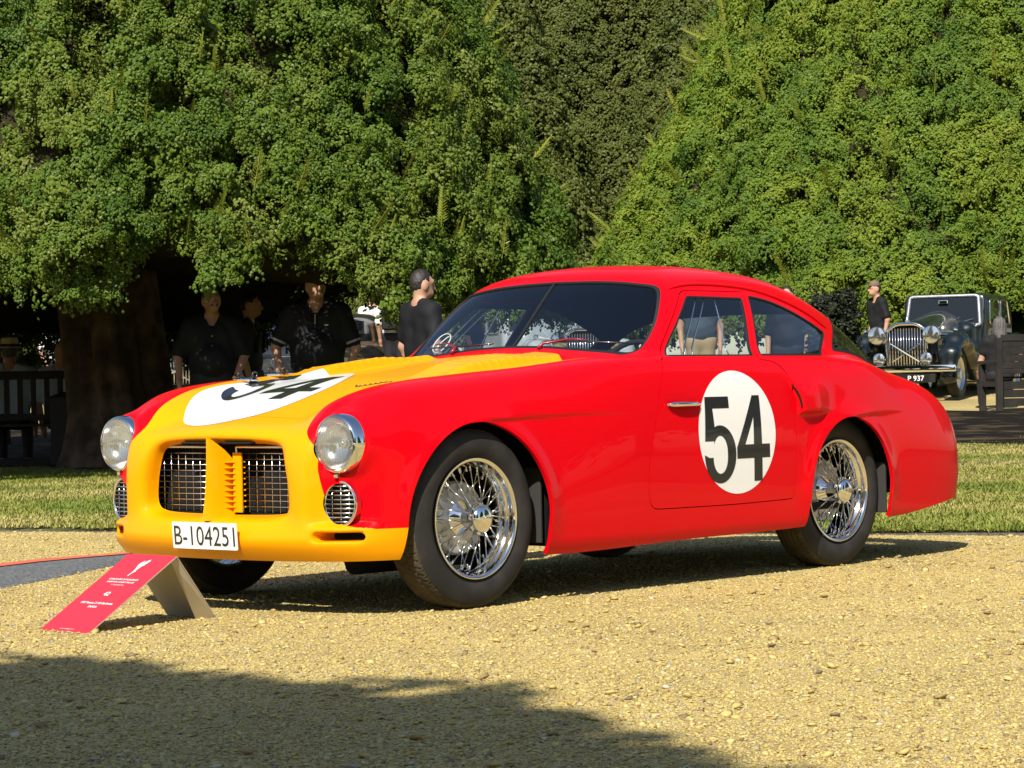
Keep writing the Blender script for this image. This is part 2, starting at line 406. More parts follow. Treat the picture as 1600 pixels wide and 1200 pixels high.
# lawn ------------------------------------------------------------
LM = noisy(mat('lawn_soil',(.085,.088,.022),.95), 1.1, (.17,.14,.05), .42, .62, bump=.5, bscale=60)
ls = np.concatenate([np.linspace(-120,-16,14),np.linspace(-14,14,57),np.linspace(16,120,14)])
def lawn_bound(D, L): 
    f = lawn_front(L)+.05*np.sin(L*5.1)*np.sin(L*2.3+1); b = lawn_back(L)+1.2; t = (D-0)/1.0
    return f+(b-f)*t, L
sheet('lawn', np.linspace(0,1,24), ls, lambda D,L: .030*sst((D-lawn_front(L)),-.02,.10)+.012*np.sin(D*1.3)*np.sin(L*1.1)+.004, LM, lawn_bound)
ed = MB(); lx = np.linspace(-14,14,80); ed.tube([gp(float(lawn_front(l)-.03), float(l))+np.array((0,.0,-.004+.006*math.sin(l*3.1))) for l in lx], .016, 6); ed.build('lawn_edging', noisy(mat('edging_steel',(.05,.045,.035),.8),20,(.10,.085,.06)), None, smooth=True, kind='structure')
def blade_mat():
    m_ = bpy.data.materials.new('grass_blade'); m_.use_nodes = True; n = m_.node_tree; p = n.nodes['Principled BSDF']; L = n.links.new
    oi = n.nodes.new('ShaderNodeObjectInfo'); cr = n.nodes.new('ShaderNodeValToRGB'); e = cr.color_ramp.elements
    e[0].position = 0; e[0].color = (.10,.15,.02,1); e[1].position = 1; e[1].color = (.42,.36,.13,1)
    for pos,c in ((.35,(.16,.20,.03,1)),(.65,(.25,.25,.05,1)),(.85,(.33,.29,.09,1))): q = e.new(pos); q.color = c
    nz = n.nodes.new('ShaderNodeTexNoise'); nz.inputs['Scale'].default_value = .55; nz.inputs['Detail'].default_value = 3
    L(oi.outputs['Location'], nz.inputs['Vector'])
    ad = n.nodes.new('ShaderNodeMath'); ad.operation = 'MULTIPLY_ADD'; ad.inputs[1].default_value = .45; L(oi.outputs['Random'], ad.inputs[0])
    mr = n.nodes.new('ShaderNodeMapRange'); mr.inputs[1].default_value = .36; mr.inputs[2].default_value = .66; mr.inputs[3].default_value = .05; mr.inputs[4].default_value = .72; L(nz.outputs[0], mr.inputs[0]); L(mr.outputs[0], ad.inputs[2])
    L(ad.outputs[0], cr.inputs[0]); L(cr.outputs[0], p.inputs['Base Color']); p.inputs['Roughness'].default_value = .6; p.inputs['Specular IOR Level'].default_value = .25
    return m_
GB = blade_mat(); protos = []
for k in range(5):
    Vb, Fb = [], []
    for q in range(16):
        a = rng.random()*6.28; h = .011+.019*rng.random(); w_ = .0035; le = .010+.016*rng.random(); b0 = rng.normal(0,.022,2); dx, dy = math.cos(a), math.sin(a); i0 = len(Vb)
        for t,ww in ((0,1),(.55,.8),(1,.12)):
            c0 = (b0[0]+dx*le*t*t, b0[1]+dy*le*t*t, h*t-.002)
            Vb += [(c0[0]-dy*w_*ww,c0[1]+dx*w_*ww,c0[2]),(c0[0]+dy*w_*ww,c0[1]-dx*w_*ww,c0[2])]
        Fb += [(i0,i0+1,i0+3,i0+2),(i0+2,i0+3,i0+5,i0+4)]
    protos.append(bpy.data.objects.new('grass_tuft', mesh_np('grass_tuft', Vb, Fb, GB, None, False)))
n_ = 90000; d_ = 12.6+rng.random(n_)**1.35*16; l_ = (rng.random(n_)-.5)*2*(d_*.215+.6); back_ = lawn_back(l_)+.5*np.sin(l_*2.1)+.3*rng.normal(size=n_); keep = (d_ > lawn_front(l_)-.01+.11*rng.random(n_)**2+.05*np.sin(l_*7.3)*np.sin(l_*2.9)) & ((d_ < back_) | (rng.random(n_) < .05)); d_, l_ = d_[keep], l_[keep]
P_ = CAM0[None]+d_[:,None]*Fh+l_[:,None]*R0; P_[:,2] = gh(d_)+.028
scatter('grass', P_, np.stack([rng.normal(0,.12,len(d_)),rng.normal(0,.12,len(d_)),rng.random(len(d_))*6.28],1), .7+.6*rng.random(len(d_)), protos, kind='stuff')

SHADE = noisy(mat('painted_shade',(.010,.008,.006),.95,spec=.1), 2.2, (.085,.062,.034), .50, .72, bump=.8, bscale=22)  # shade across the lawn painted as a dark strip, sun flecks as brown noise
def shade_bound(D, L):
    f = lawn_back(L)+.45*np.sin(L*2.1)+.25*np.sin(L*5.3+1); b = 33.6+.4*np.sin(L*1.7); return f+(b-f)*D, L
sheet('painted_shade_band', np.linspace(0,1,20), np.concatenate([np.linspace(-60,-16,10),np.linspace(-14,14,113),np.linspace(16,60,10)]), lambda D,L: .052, SHADE, shade_bound)
# ================================================================== THE RACING COUPE
# body described by smooth height functions; x runs rearward from the front axle, s sideways from the centre line, z up
Hc = Sp([(-.72,.695),(-.62,.708),(-.5,.726),(-.4,.748),(-.25,.790),(-.1,.828),(0,.850),(.2,.873),(.5,.901),(.8,.926),(1.05,.948),(1.5,.97),(2.2,.96),(2.6,.93),(3.0,.86),(3.3,.76),(3.55,.64)])
Hf = Sp([(-.62,.64),(-.51,.778),(-.41,.826),(-.31,.848),(-.15,.865),(.2,.892),(.5,.910),(1.0,.926),(1.5,.925),(2.0,.92),(2.5,.908),(2.7,.892),(2.85,.872),(3.0,.848),(3.15,.815),(3.3,.760),(3.5,.65)])
Sm = Sp([(-.7,.72),(-.3,.765),(0,.780),(.5,.790),(1.5,.790),(2.3,.784),(2.7,.772),(3.0,.756),(3.3,.727),(3.6,.675)])
Pf = Sp([(0,-.672),(.15,-.668),(.3,-.655),(.45,-.630),(.6,-.578),(.7,-.50),(.8,-.40)])
ARF = (-.005, .315, .358); ARR = (2.318, .325, .316)
def lower_body(x, s, z):
    sa = np.sqrt(s*s+1e-6)
    hood = Hc(x)-.12*s*s
    sc_ = .62+.05*sst(x,-.4,.9)
    fend = Hf(x)-np.where(sa < sc_, 1.1, .55)*(sa-sc_)**2
    top = smx(hood, fend, .022)-.006
    # louvred pods either side of the bonnet
    pod = sst(x,.06,.34)*(1-.45*sst(x,.5,.8))*(1-sst(x,.83,.90))*sst(sa,.255,.30)*(1-sst(sa,.425,.475))
    rib = sst(x,.24,.30)*(1-sst(x,.80,.84))*(.5+.5*np.cos((x-.27)/.046*2*np.pi))**2
    top = top+pod*(.041+.0035*rib)
    fz = (z-top)*.96
    # side
    W = Sm(x)-.012*np.clip((.50-z)/.30,0,2)**2-.018*np.clip((.235-z)/.06,0,1.2)**2-.028*np.clip((z-.52)/.36,0,2)**2
    for (cx,cz,r),x1 in ((ARF,.84),(ARR,2.80)):
        rho = np.hypot(x-cx, z-cz); up = sst(z,cz-.2,cz+.08)
        W = W+.015*np.exp(-np.clip((rho-r)/.050,-.4,9)**2)*up
        zl = cz+r+.004+(x-cx)*.018; tt = np.clip((x-cx-.03)/(x1-cx-.03),0,1)
        amp = .014*sst(x,cx-.02,cx+.14)*(1-tt)**.9
        W = W-amp*(1-sst(z,zl-.012,zl+.010))*sst(z,zl-.42,zl-.015)
    # scoop behind the door
    xe = 1.935-.105*np.clip((z-.672)/.169,0,1.1)**2.2
    W = W+.036*sst(x,xe-.010,xe+.014)*(1-sst(x,1.99,2.23))*sst(z,.648,.682)*(1-sst(z,.720,.850))
    fs = sa-W
    # nose
    Xf = Pf(sa)+.05*np.clip((.29-z)/.10,0,2)**2+(.016+.022*sst(sa,.44,.56))*np.clip((z-.52)/.16,0,2)**2
    Xf = Xf+.040*sst(sa,.46,.545)*(1-sst(sa,.63,.72))*sst(z,.305,.345)-.012*np.exp(-((z-.27)/.05)**2)
    fx = Xf-x
    # tail
    Xr = 3.540-.22*s*s-.10*np.clip((z-.45)/.3,0,2)**2-.25*np.clip(.36-z,0,1)
    fb = x-Xr
    F = smx(fs, fz, .13-.065*sst(x,.2,1.0)+.06*sst(x,2.4,2.9))
    F = smx(F, fx, .085)
    F = smx(F, fb, .135)
    # mouth
    q = sa-(.352+(.60-z)*.17); zz = np.abs(z-.479)-.128
    mo = smx(smx(q,zz,.06), x+.530, .02)
    F = smx(F, -mo, .055)
    # side slots in the lower lip
    q2 = np.hypot(np.maximum(np.abs(sa-.583)-.062,0), z-.286)-.0165
    F = smx(F, -smx(q2, x+.42, .01), .012)
    # headlamp bucket
    hb = smx(np.hypot(sa-.5825, z-.609)-.106, -.520-x, .02)
    F = smn(F, smx(hb, x+.2, .03), .05)
    return F
Zr = Sp([(1.2,1.17),(1.3,1.243),(1.4,1.281),(1.55,1.300),(1.75,1.302),(1.95,1.292),(2.1,1.276),(2.25,1.243),(2.4,1.192),(2.55,1.127),(2.73,1.032),(2.9,.922),(3.1,.78)])
def xws(s, z): return 1.035+.93*(z-.953)+.20*s*s
def cabin(x, s, z):
    sa = np.sqrt(s*s+1e-6)
    gz = (z-(Zr(x)-.10*s*s-.25*np.clip(sa-.3,0,1)**2))*.95
    tp = .14*np.clip((x-1.9)/.9,0,2)**2
    zu = .5*((z-.885)+np.sqrt((z-.885)**2+.0009))
    gs = (sa-(.706-.30*zu-.34*zu**2-tp-.35*np.clip(.86-z,0,1)))*.95
    gw = (xws(s,z)-x)*.73
    return smx(smx(gz,gs,.075),gw,.035)
def BODY(x, s, z): return smn(lower_body(x,s,z), cabin(x,s,z), .030)

V, Q, N, _grad = surf_nets(BODY, (-.72,-.033,.13), (3.64,.87,1.335), .0115)
class CutMesh:
    def __init__(s, V, N, faces):
        s.V = [tuple(v) for v in V]; s.N = [tuple(n) for n in N]; s.F = faces; s.part = [0]*len(faces); s.mi = [0]*len(faces)
    def cut(s, fn, iso=0.0, sel=None):
        """split every face along fn=iso; returns per-face inside flags"""
        A = np.array(s.V); val = fn(A[:,0],A[:,1],A[:,2])-iso
        val = np.where(np.abs(val) < 1e-7, 1e-7, val); sg = (val < 0).tolist(); vl = val.tolist()
        nF, nP, nM, ins = [], [], [], []; ed = {}
        for f, p, m_ in zip(s.F, s.part, s.mi):
            a = [sg[i] for i in f]
            if all(a): nF.append(f); nP.append(p); nM.append(m_); ins.append(True); continue
            if not any(a): nF.append(f); nP.append(p); nM.append(m_); ins.append(False); continue
            fi, fo = [], []
            for k in range(len(f)):
                i, j = f[k], f[(k+1) % len(f)]
                (fi if sg[i] else fo).append(i)
                if sg[i] != sg[j]:
                    key = (i,j) if i < j else (j,i)
                    if key not in ed:
                        t = vl[i]/(vl[i]-vl[j]); P = np.array(s.V[i])*(1-t)+np.array(s.V[j])*t
                        n_ = np.array(s.N[i])*(1-t)+np.array(s.N[j])*t; n_ /= np.linalg.norm(n_)+1e-12
                        ed[key] = len(s.V); s.V.append(tuple(P)); s.N.append(tuple(n_))
                    fi.append(ed[key]); fo.append(ed[key])
            if len(fi) > 2: nF.append(tuple(fi)); nP.append(p); nM.append(m_); ins.append(True)
            if len(fo) > 2: nF.append(tuple(fo)); nP.append(p); nM.append(m_); ins.append(False)
        s.F, s.part, s.mi = nF, nP, nM
        return np.array(ins)
    def cen(s):
        A = np.array(s.V); return np.array([A[list(f)].mean(0) for f in s.F])
    def drop(s, mask):
        k = [i for i in range(len(s.F)) if not mask[i]]
        s.F = [s.F[i] for i in k]; s.part = [s.part[i] for i in k]; s.mi = [s.mi[i] for i in k]
cm = CutMesh(V, N, [tuple(q) for q in Q.tolist()])
cm.drop(cm.cut(lambda x,s,z: s))
zb = Sp([(-.7,.195),(-.4,.20),(0,.19),(.4,.172),(1.1,.182),(1.95,.190),(2.3,.20),(2.72,.200),(3.14,.240),(3.4,.262),(3.6,.28)])
cm.drop(cm.cut(lambda x,s,z: z-zb(x)))
def arch(c):
    cx,cz,r = c
    def fn(x,s,z):
        d = np.where(z > cz, np.hypot(x-cx,z-cz), np.abs(x-cx)+np.where(x < cx, -.12*np.clip(cz-z,0,1), 0))-r
        return np.where(s > .42, d, 1.0)
    return fn
for c in (ARF, ARR): cm.drop(cm.cut(arch(c)))
cm.drop(cm.cut(lambda x,s,z: np.where(x < -.25, np.hypot(s-.5825,z-.609)-.089, 1.0)))
cm.drop(cm.cut(lambda x,s,z: np.where(x < -.25, np.hypot((s-.583)/.060,(z-.40)/.071)-1, 1.0)))
# back wall of the mouth and of the slots
def mouth_back(x,s,z): return smx(np.abs(z-.479)-.16, np.maximum(np.maximum(s-.45, x+.2), -(x+.548)), .001)
cm.drop(cm.cut(mouth_back))
cm.drop(cm.cut(lambda x,s,z: np.maximum(np.maximum(np.abs(s-.583)-.10, np.abs(z-.286)-.03), np.maximum(x+.1, -(x+.50+np.clip(s-.52,0,1)*-.55)))))
# yellow nose and bonnet stripe, red elsewhere
stripe = rpoly([(-.9,-.3),(-.9,.42),(-.58,.425),(-.45,.450),(-.25,.492),(.0,.545),(.3,.590),(.76,.625),(.80,.46),(.90,.27),(.93,-.3)], [0,0,.05,.05,.1,.1,.1,0,.05,.1,0])
def is_yellow(x,s,z):
    top = polysd(np.stack([x,s],1), stripe)
    front = s-(.512-.075*sst(z,.56,.69)+.03*np.clip((.52-z)/.17,0,1)+.15*np.exp(-np.clip(z-.312,0,1)/.016))
    low = z-(.312+.012*np.clip((.50-s)/.1,0,1))
    lowx = np.maximum(low, x+.1)
    nose = np.maximum(front, x+.44)
    nose = np.minimum(nose, lowx)
    return np.minimum(nose, np.where(z > .70, top, np.maximum(top, front)))
ins = cm.cut(is_yellow)
cm.mi = [1 if i else 0 for i in ins]
# panels ----------------------------------------------------------------
def panel(fn, pid, gap=.0018, sel=None):
    cm.cut(fn, -gap); cm.cut(fn, gap); C = cm.cen(); f = fn(C[:,0],C[:,1],C[:,2])
    for i in range(len(cm.F)):
        if cm.part[i] == 0 and f[i] < -gap+1e-6: cm.part[i] = pid
    cm.drop(np.abs(f) < gap-1e-6)
hood_o = rpoly([(-.455,-.3),(-.455,.36),(-.1,.44),(.4,.51),(.855,.545),(.855,-.3)], [0,.10,.1,.1,.05,0], 8)
panel(lambda x,s,z: np.where(z > .62, polysd(np.stack([x,s],1), hood_o), 1.0), 1, .0021)
win_d = rpoly([(1.130,.903),(1.441,1.151),(1.811,1.147),(1.712,.903)], [.012,.018,.018,.015])
win_q = rpoly([(1.760,.904),(1.857,1.157),(1.94,1.147),(2.018,1.131),(2.095,1.108),(2.167,1.083),(2.273,1.042),(2.355,1.002),(2.225,.902)], [.012,.012,.05,.05,.05,.05,.05,.02,.015])
seat_x = lambda x,s,z: np.stack([x,z],1)
def side_fn(poly, smin=.40, zmin=.60):
    return lambda x,s,z: np.where((s > smin) & (z > .2), polysd(np.stack([x,z],1), poly), 1.0)
def window(fn, pid, sid, seal):
    cm.cut(fn, 0); cm.cut(fn, -seal); C = cm.cen(); f = fn(C[:,0],C[:,1],C[:,2])
    for i in range(len(cm.F)):
        if f[i] < -seal+1e-6: cm.part[i] = pid
        elif f[i] < -1e-6: cm.part[i] = sid
ws_poly = rpoly([(-.2,.953),(0,.953),(.2,.947),(.386,.931),(.51,.920),(.628,.908),(.618,1.02),(.575,1.116),(.525,1.192),(.355,1.215),(.2,1.224),(0,1.227),(-.2,1.227)], [0,.02,.05,.05,.05,.05,.06,.05,.055,.1,.08,.02,0], 6)
WSF = lambda x,s,z: np.where((x < 1.46) & (x > .9), polysd(np.stack([s,z],1), ws_poly), 1.0)
RWF = lambda x,s,z: np.where((x > 2.25) & (z > .80), smx(smx(2.355+1.15*(z-.93)-x, z-1.125, .02), .022-lower_body(x,s,z), .02), 1.0)
window(WSF, 3, 4, .0085)
cm.cut(lambda x,s,z: s-.006); C = cm.cen()
for i in range(len(cm.F)):
    if cm.part[i] == 3 and C[i,1] < .006: cm.part[i] = 4
window(RWF, 5, 4, .012)
window(side_fn(win_q), 6, 4, .007)
window(side_fn(win_d), 7, 8, .007)
door_o = rpoly([(1.084,.889),(1.027,.783),(.979,.659),(.942,.545),(.921,.434),(.928,.312),(1.50,.306),(1.885,.312),(1.905,.50),(1.913,.70),(1.895,.82),(1.83,.878),(1.728,.889),(1.836,1.172),(1.425,1.172),(1.108,.900)],
               [.004,.05,.1,.1,.1,.09,.2,.02,.1,.1,.06,.05,.01,.015,.03,.004])
DOORF = side_fn(door_o, .42)
cm.cut(DOORF, -.0018); cm.cut(DOORF, .0018); C = cm.cen(); f = DOORF(C[:,0],C[:,1],C[:,2])
for i in range(len(cm.F)):
    if cm.part[i] == 0 and f[i] < -.0018+1e-6: cm.part[i] = 2
cm.drop((np.abs(f) < .0018-1e-6) & (np.array(cm.part) == 0))

VV = np.array(cm.V); NN = np.array(cm.N)
def extract(pids, side, flange=.014, off=0.0, both=False):
    """vertices, faces, material ids and normals of the chosen parts; side -1 = near side (Y=-s), +1 = far"""
    def one(sgn):
        sel = [i for i,p in enumerate(cm.part) if p in pids]
        F0 = [cm.F[i] for i in sel]; mi = [cm.mi[i] for i in sel]
        used = sorted({v for f in F0 for v in f}); rm = {v:k for k,v in enumerate(used)}
        P = VV[used]-NN[used]*off; Nn = NN[used]; F0 = [tuple(rm[v] for v in f) for f in F0]
        P = P.copy(); Nn = Nn.copy()
        fl = []
        if flange:
            cnt = {}
            for fi,f in enumerate(F0):
                for k in range(len(f)):
                    a,b = f[k],f[(k+1)%len(f)]; key = (min(a,b),max(a,b))
                    cnt[key] = None if key in cnt else (a,b,fi)
            base = len(P); newP, newN, newF, newM = [], [], [], []
            for key,val in cnt.items():
                if val is None: continue
                a,b,fi = val
                if abs(P[a,1]) < 1e-4 and abs(P[b,1]) < 1e-4: continue
                t = P[b]-P[a]; o = np.cross(t, Nn[a]+Nn[b]); l = np.linalg.norm(o)
                if l < 1e-12: continue
                o /= l
                k0 = base+len(newP)
                for vtx in (a,b):
                    newP += [P[vtx], P[vtx]-Nn[vtx]*flange]; newN += [o,o]
                newF.append((k0+2,k0,k0+1,k0+3)); newM.append(mi[fi])
            if newP:
                P = np.concatenate([P,np.array(newP)]); Nn = np.concatenate([Nn,np.array(newN)]); F0 = F0+newF; mi = mi+newM
        P = P.copy(); Nn = Nn.copy()
        P[:,1] *= sgn; Nn[:,1] *= sgn
        if sgn < 0: F0 = [f[::-1] for f in F0]
        return P, F0, mi, Nn
    if not both: return one(side)
    a = one(-1); b = one(1); n = len(a[0])
    mid = np.abs(a[0][:,1]) < 2e-4; a[0][mid,1] = 0; b[0][mid,1] = 0; ref = [i if mid[i] else i+n for i in range(n)]     # the two halves share their centre line
    return np.concatenate([a[0],b[0]]), a[1]+[tuple(ref[i] for i in f) for f in b[1]], a[2]+b[2], np.concatenate([a[3],b[3]])
def shell(name, pids, mats, parent, side=0, **k):
    P,F0,mi,Nn = extract(pids, side, both=(side == 0), **k)
    return link(name, mesh_np(name, P, F0, mats, mi, True, Nn), parent)
car = empty('racing_coupe', (0,0,0), label='red and yellow vintage racing coupe with number 54 in white circles, parked on the gravel', cat='car')
body = shell('body', (0,), [M['red'],M['yellow']], car)
hood = shell('bonnet', (1,), [M['red'],M['yellow']], car)
door = shell('door', (2,), [M['red'],M['yellow']], car, -1)
door_r = shell('door', (2,), [M['red'],M['yellow']], car, 1)
for sd in (-1,1): shell('windscreen_pane', (3,), [M['glass']]*2, car, sd, flange=0, off=.004)
shell('rear_window', (5,), [M['glass']]*2, car, flange=0, off=.004)
for sd, dr in ((-1,door),(1,door_r)):
    shell('quarter_window', (6,), [M['glass']]*2, car, sd, flange=0, off=.004)
    shell('window', (7,), [M['glass']]*2, dr, sd, flange=0, off=.004)
    shell('window_seal', (8,), [M['seal']]*2, dr, sd, flange=.01, off=.001)
shell('window_seal', (4,), [M['seal']]*2, car, flange=.01, off=-.001)
# inside lining of the shell
P,F0,mi,Nn = extract((0,1,2), 0, flange=0, off=.016, both=True)
link('inner_lining', mesh_np('inner_lining', P, [f[::-1] for f in F0], M['lining'], None, True, -Nn), car)

def solve(axis, a, b, lo, hi, n=44):
    """point on the body: axis 's' solves s for (x,z); axis 'z' solves z for (x,s); 'x' solves x for (s,z). lo is outside."""
    a = np.asarray(a,float); b = np.asarray(b,float); lo = np.full(a.shape,float(lo)); hi = np.full(a.shape,float(hi))
    for _ in range(n):
        m_ = (lo+hi)/2
        f = BODY(a,m_,b) if axis == 's' else BODY(a,b,m_) if axis == 'z' else BODY(m_,a,b)
        lo = np.where(f > 0, m_, lo); hi = np.where(f > 0, hi, m_)
    m_ = (lo+hi)/2
    P = np.stack([a,m_,b],-1) if axis == 's' else np.stack([a,b,m_],-1) if axis == 'z' else np.stack([m_,a,b],-1)
    g = _grad(P.reshape(-1,3)); g /= np.linalg.norm(g,axis=1)[:,None]
    return P.reshape(-1,3), g
def fill2d(loops, step):
    """triangulate closed 2-D outlines (even-odd) and slice them finely"""
    cu = bpy.data.curves.new('tmp_outline','CURVE'); cu.dimensions = '2D'; cu.fill_mode = 'BOTH'
    for lp in loops:
        sp = cu.splines.new('POLY'); sp.points.add(len(lp)-1); sp.use_cyclic_u = True
        for p_, q_ in zip(sp.points, lp): p_.co = (q_[0],q_[1],0,1)
    ob = bpy.data.objects.new('tmp_outline', cu); COL.objects.link(ob)
    dg = bpy.context.evaluated_depsgraph_get(); me = bpy.data.meshes.new_from_object(ob.evaluated_get(dg))
    bpy.data.objects.remove(ob); bpy.data.curves.remove(cu)
    bm = bmesh.new(); bm.from_mesh(me); bpy.data.meshes.remove(me)
    bmesh.ops.remove_doubles(bm, verts=bm.verts[:], dist=1e-6)
    co_ = np.array([v.co[:2] for v in bm.verts]); mn, mx = co_.min(0), co_.max(0)
    for ax_ in (0,1):
        for v in np.arange(mn[ax_]+step, mx[ax_], step):
            pc = (v,0,0) if ax_ == 0 else (0,v,0); pn = (1,0,0) if ax_ == 0 else (0,1,0)
            bmesh.ops.bisect_plane(bm, geom=bm.verts[:]+bm.edges[:]+bm.faces[:], plane_co=pc, plane_no=pn, dist=1e-6)
    bm.verts.index_update()
    V2 = np.array([v.co[:2] for v in bm.verts]); F2 = [tuple(v.index for v in f.verts) for f in bm.faces]; bm.free()
    return V2, F2
def decal(name, loops, mapfn, off, material, parent, step=.02, normal=True):
    """flat print laid on a surface: mapfn(u,v)-> points, normals (car coordinates x,s,z)"""
    V2, F2 = fill2d(loops, step); P, Nn = mapfn(V2[:,0], V2[:,1]); P = P+Nn*off
    P = P.copy(); Nn = Nn.copy(); P[:,1] *= -1; Nn[:,1] *= -1
    # orient faces along the normals
    f0 = F2[0]; fn_ = np.cross(P[f0[1]]-P[f0[0]], P[f0[2]]-P[f0[0]])
    out = []
    for f in F2:
        c_ = np.cross(P[f[1]]-P[f[0]], P[f[2]]-P[f[0]])
        out.append(f if c_@Nn[f[0]] > 0 else f[::-1])
    return link(name, mesh_np(name, P, out, material, None, True, Nn if normal else None), parent)
def circ(cx, cy, a, b=None, n=72): 
    b = a if b is None else b
    return [(cx+a*math.cos(t), cy+b*math.sin(t)) for t in np.arange(n)/n*2*math.pi]
# numerals drawn in a 1 x 1 box (w, h)
def arc(cx, cy, rx, ry, a0, a1, n=18): return [(cx+rx*math.cos(R(a)), cy+ry*math.sin(R(a))) for a in np.linspace(a0,a1,n)]
def five():
    o = [(.10,1.0),(.80,1.0),(.80,.865),(.30,.865),(.33,.655)]
    o += arc(.48,.335,.47,.335,112,-180,30)
    o += [(.17,.335-.04),(.17,.30)]
    o += arc(.48,.30,.215,.19,180,360,14)[0:]
    o += arc(.48,.355,.215,.195,0,150,14)
    o += [(.30,.49),(.03,.49)]
    return [o]
def four():
    return [[(.54,1.0),(.76,1.0),(.76,.43),(1.0,.43),(1.0,.27),(.76,.27),(.76,0.0),(.51,0.0),(.51,.27),(0.0,.27),(0.0,.40)],
            [(.51,.43),(.25,.43),(.53,.75)]]
def place(loops, x0, y0, w_, h_): return [[(x0+a*w_, y0+b*h_) for a,b in lp] for lp in loops]
sidemap = lambda u,v: solve('s', u, v, .95, .45)
topmap = lambda u,v: solve('z', u, v, 1.1, .55)
decal('number_roundel', [circ(1.502,.596,.258,.247)], sidemap, .0012, M['white'], door, .03)
decal('digit', place(five(),1.275,.395,.222,.345), sidemap, .0022, M['black'], door, .02)
decal('digit', place(four(),1.492,.396,.224,.346), sidemap, .0022, M['black'], door, .02)
# ------------------------------------------------------------------ fittings of the racing coupe
def w3(x, s, z): return (x, -s, z)
def wl(pts): return [w3(*p) for p in pts]
# bonnet roundel and its digits (u = sideways, v = along the car)
topuv = lambda u,v: solve('z', v, u, 1.1, .5)
def ell(cx, cy, a, b, rot=0.0, n=80):
    return [(cx+a*math.cos(t)*math.cos(rot)-b*math.sin(t)*math.sin(rot), cy+a*math.cos(t)*math.sin(rot)+b*math.sin(t)*math.cos(rot)) for t in np.arange(n)/n*2*math.pi]
decal('number_roundel', [ell(-.180,-.150,.288,.405,.28)], topuv, .0020, M['white'], hood, .011)
decal('digit', [[(-.415-.09*b+.185*a, -.245+.435*b) for a,b in lp] for lp in five()], topuv, .0032, M['black'], hood, .011)
decal('digit', place(four(),-.212,-.268,.285,.335), topuv, .0032, M['black'], hood, .011)
def textloops(txt, size=1.0, sx=1.0, align='CENTER', bold=0.0, shear=0.0, fn=None):
    cu = bpy.data.curves.new('tmp_text','FONT'); cu.body = txt; cu.align_x = align; cu.size = size; cu.offset = bold; cu.shear = shear; cu.fill_mode = 'FRONT'; cu.resolution_u = 3
    ob = bpy.data.objects.new('tmp_text', cu); COL.objects.link(ob)
    dg = bpy.context.evaluated_depsgraph_get(); me = bpy.data.meshes.new_from_object(ob.evaluated_get(dg))
    bpy.data.objects.remove(ob); bpy.data.curves.remove(cu)
    V2 = np.array([v.co[:2] for v in me.vertices])*np.array([sx,1]); F2 = [tuple(p.vertices) for p in me.polygons]; bpy.data.meshes.remove(me)
    return V2, F2
def text3(name, txt, origin, ux, uy, size, material, parent=None, sx=1.0, align='CENTER', bold=0.0, shear=0.0, mb=None):
    V2, F2 = textloops(txt, size, sx, align, bold, shear); o, a, b = map(np.array, (origin, ux, uy))
    P = o+V2[:,:1]*a+V2[:,1:2]*b
    if mb is not None: mb.add(P, F2); return
    return link(name, mesh_np(name, P, F2, material, None, False), parent)
# a small signature in ink beside the roundel
sg = MB()
def onhood(x, s, off=.0012):
    P, n_ = solve('z', [x], [s], 1.1, .5); q = P[0]+n_[0]*off; return np.array(w3(*q))
t_ = np.linspace(0,1,90); ax_, as_ = -.10, .215; bx_, bs_ = .01, .305
pts = []
for t in t_:
    wob = .010*math.sin(t*46)*(1-.4*t)+(.020*math.exp(-((t-.05)/.05)**2)); w2 = .008*math.cos(t*46)
    pts.append(onhood(ax_+(bx_-ax_)*t+wob*.8, as_+(bs_-as_)*t+w2-.3*wob))
sg.tube(pts, .0016, 4); sg.build('signature', M['black'], hood)

# black void behind mouth and slots
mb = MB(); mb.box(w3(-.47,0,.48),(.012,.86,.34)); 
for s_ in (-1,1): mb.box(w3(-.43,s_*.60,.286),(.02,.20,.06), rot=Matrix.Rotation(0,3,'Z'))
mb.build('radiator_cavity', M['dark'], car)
# grille ------------------------------------------------------------
gfr = mat('grille_chrome', (.60,.60,.58), .22, 1.0)
for s_ in (-1,1):
    g = MB(); out = rpoly([(.090,.363),(.060,.598),(.352,.598),(.400,.363)], [.004,.004,.035,.03], 6)
    g.tube(wl([(-.545, s_*a, b) for a,b in out[4 if False else 1:][::1]]), .0055, 8); go = g.build('grille', gfr, car, angle=60)
    hb = MB(); hb.tube(wl([(-.538,s_*.09,0),(-.538,s_*.36,0)]), .0017, 6); hm = hb.mesh('grille_bar', gfr, True)
    for i in range(10):
        z = .384+.0212*i; o = link('grille_bar', hm, go); xr = .400-(z-.363)*.20; o.location = (0,0,z); o.scale = (1,(xr)/.36,1)
        o.location = (0, 0, z)
    vb = MB(); vb.tube([(-.532,0,.363),(-.532,0,.596)], .0015, 6); vm = vb.mesh('grille_bar', gfr, True)
    for i in range(7): 
        o = link('grille_bar', vm, go); o.location = (0,-s_*(.112+.040*i),0)
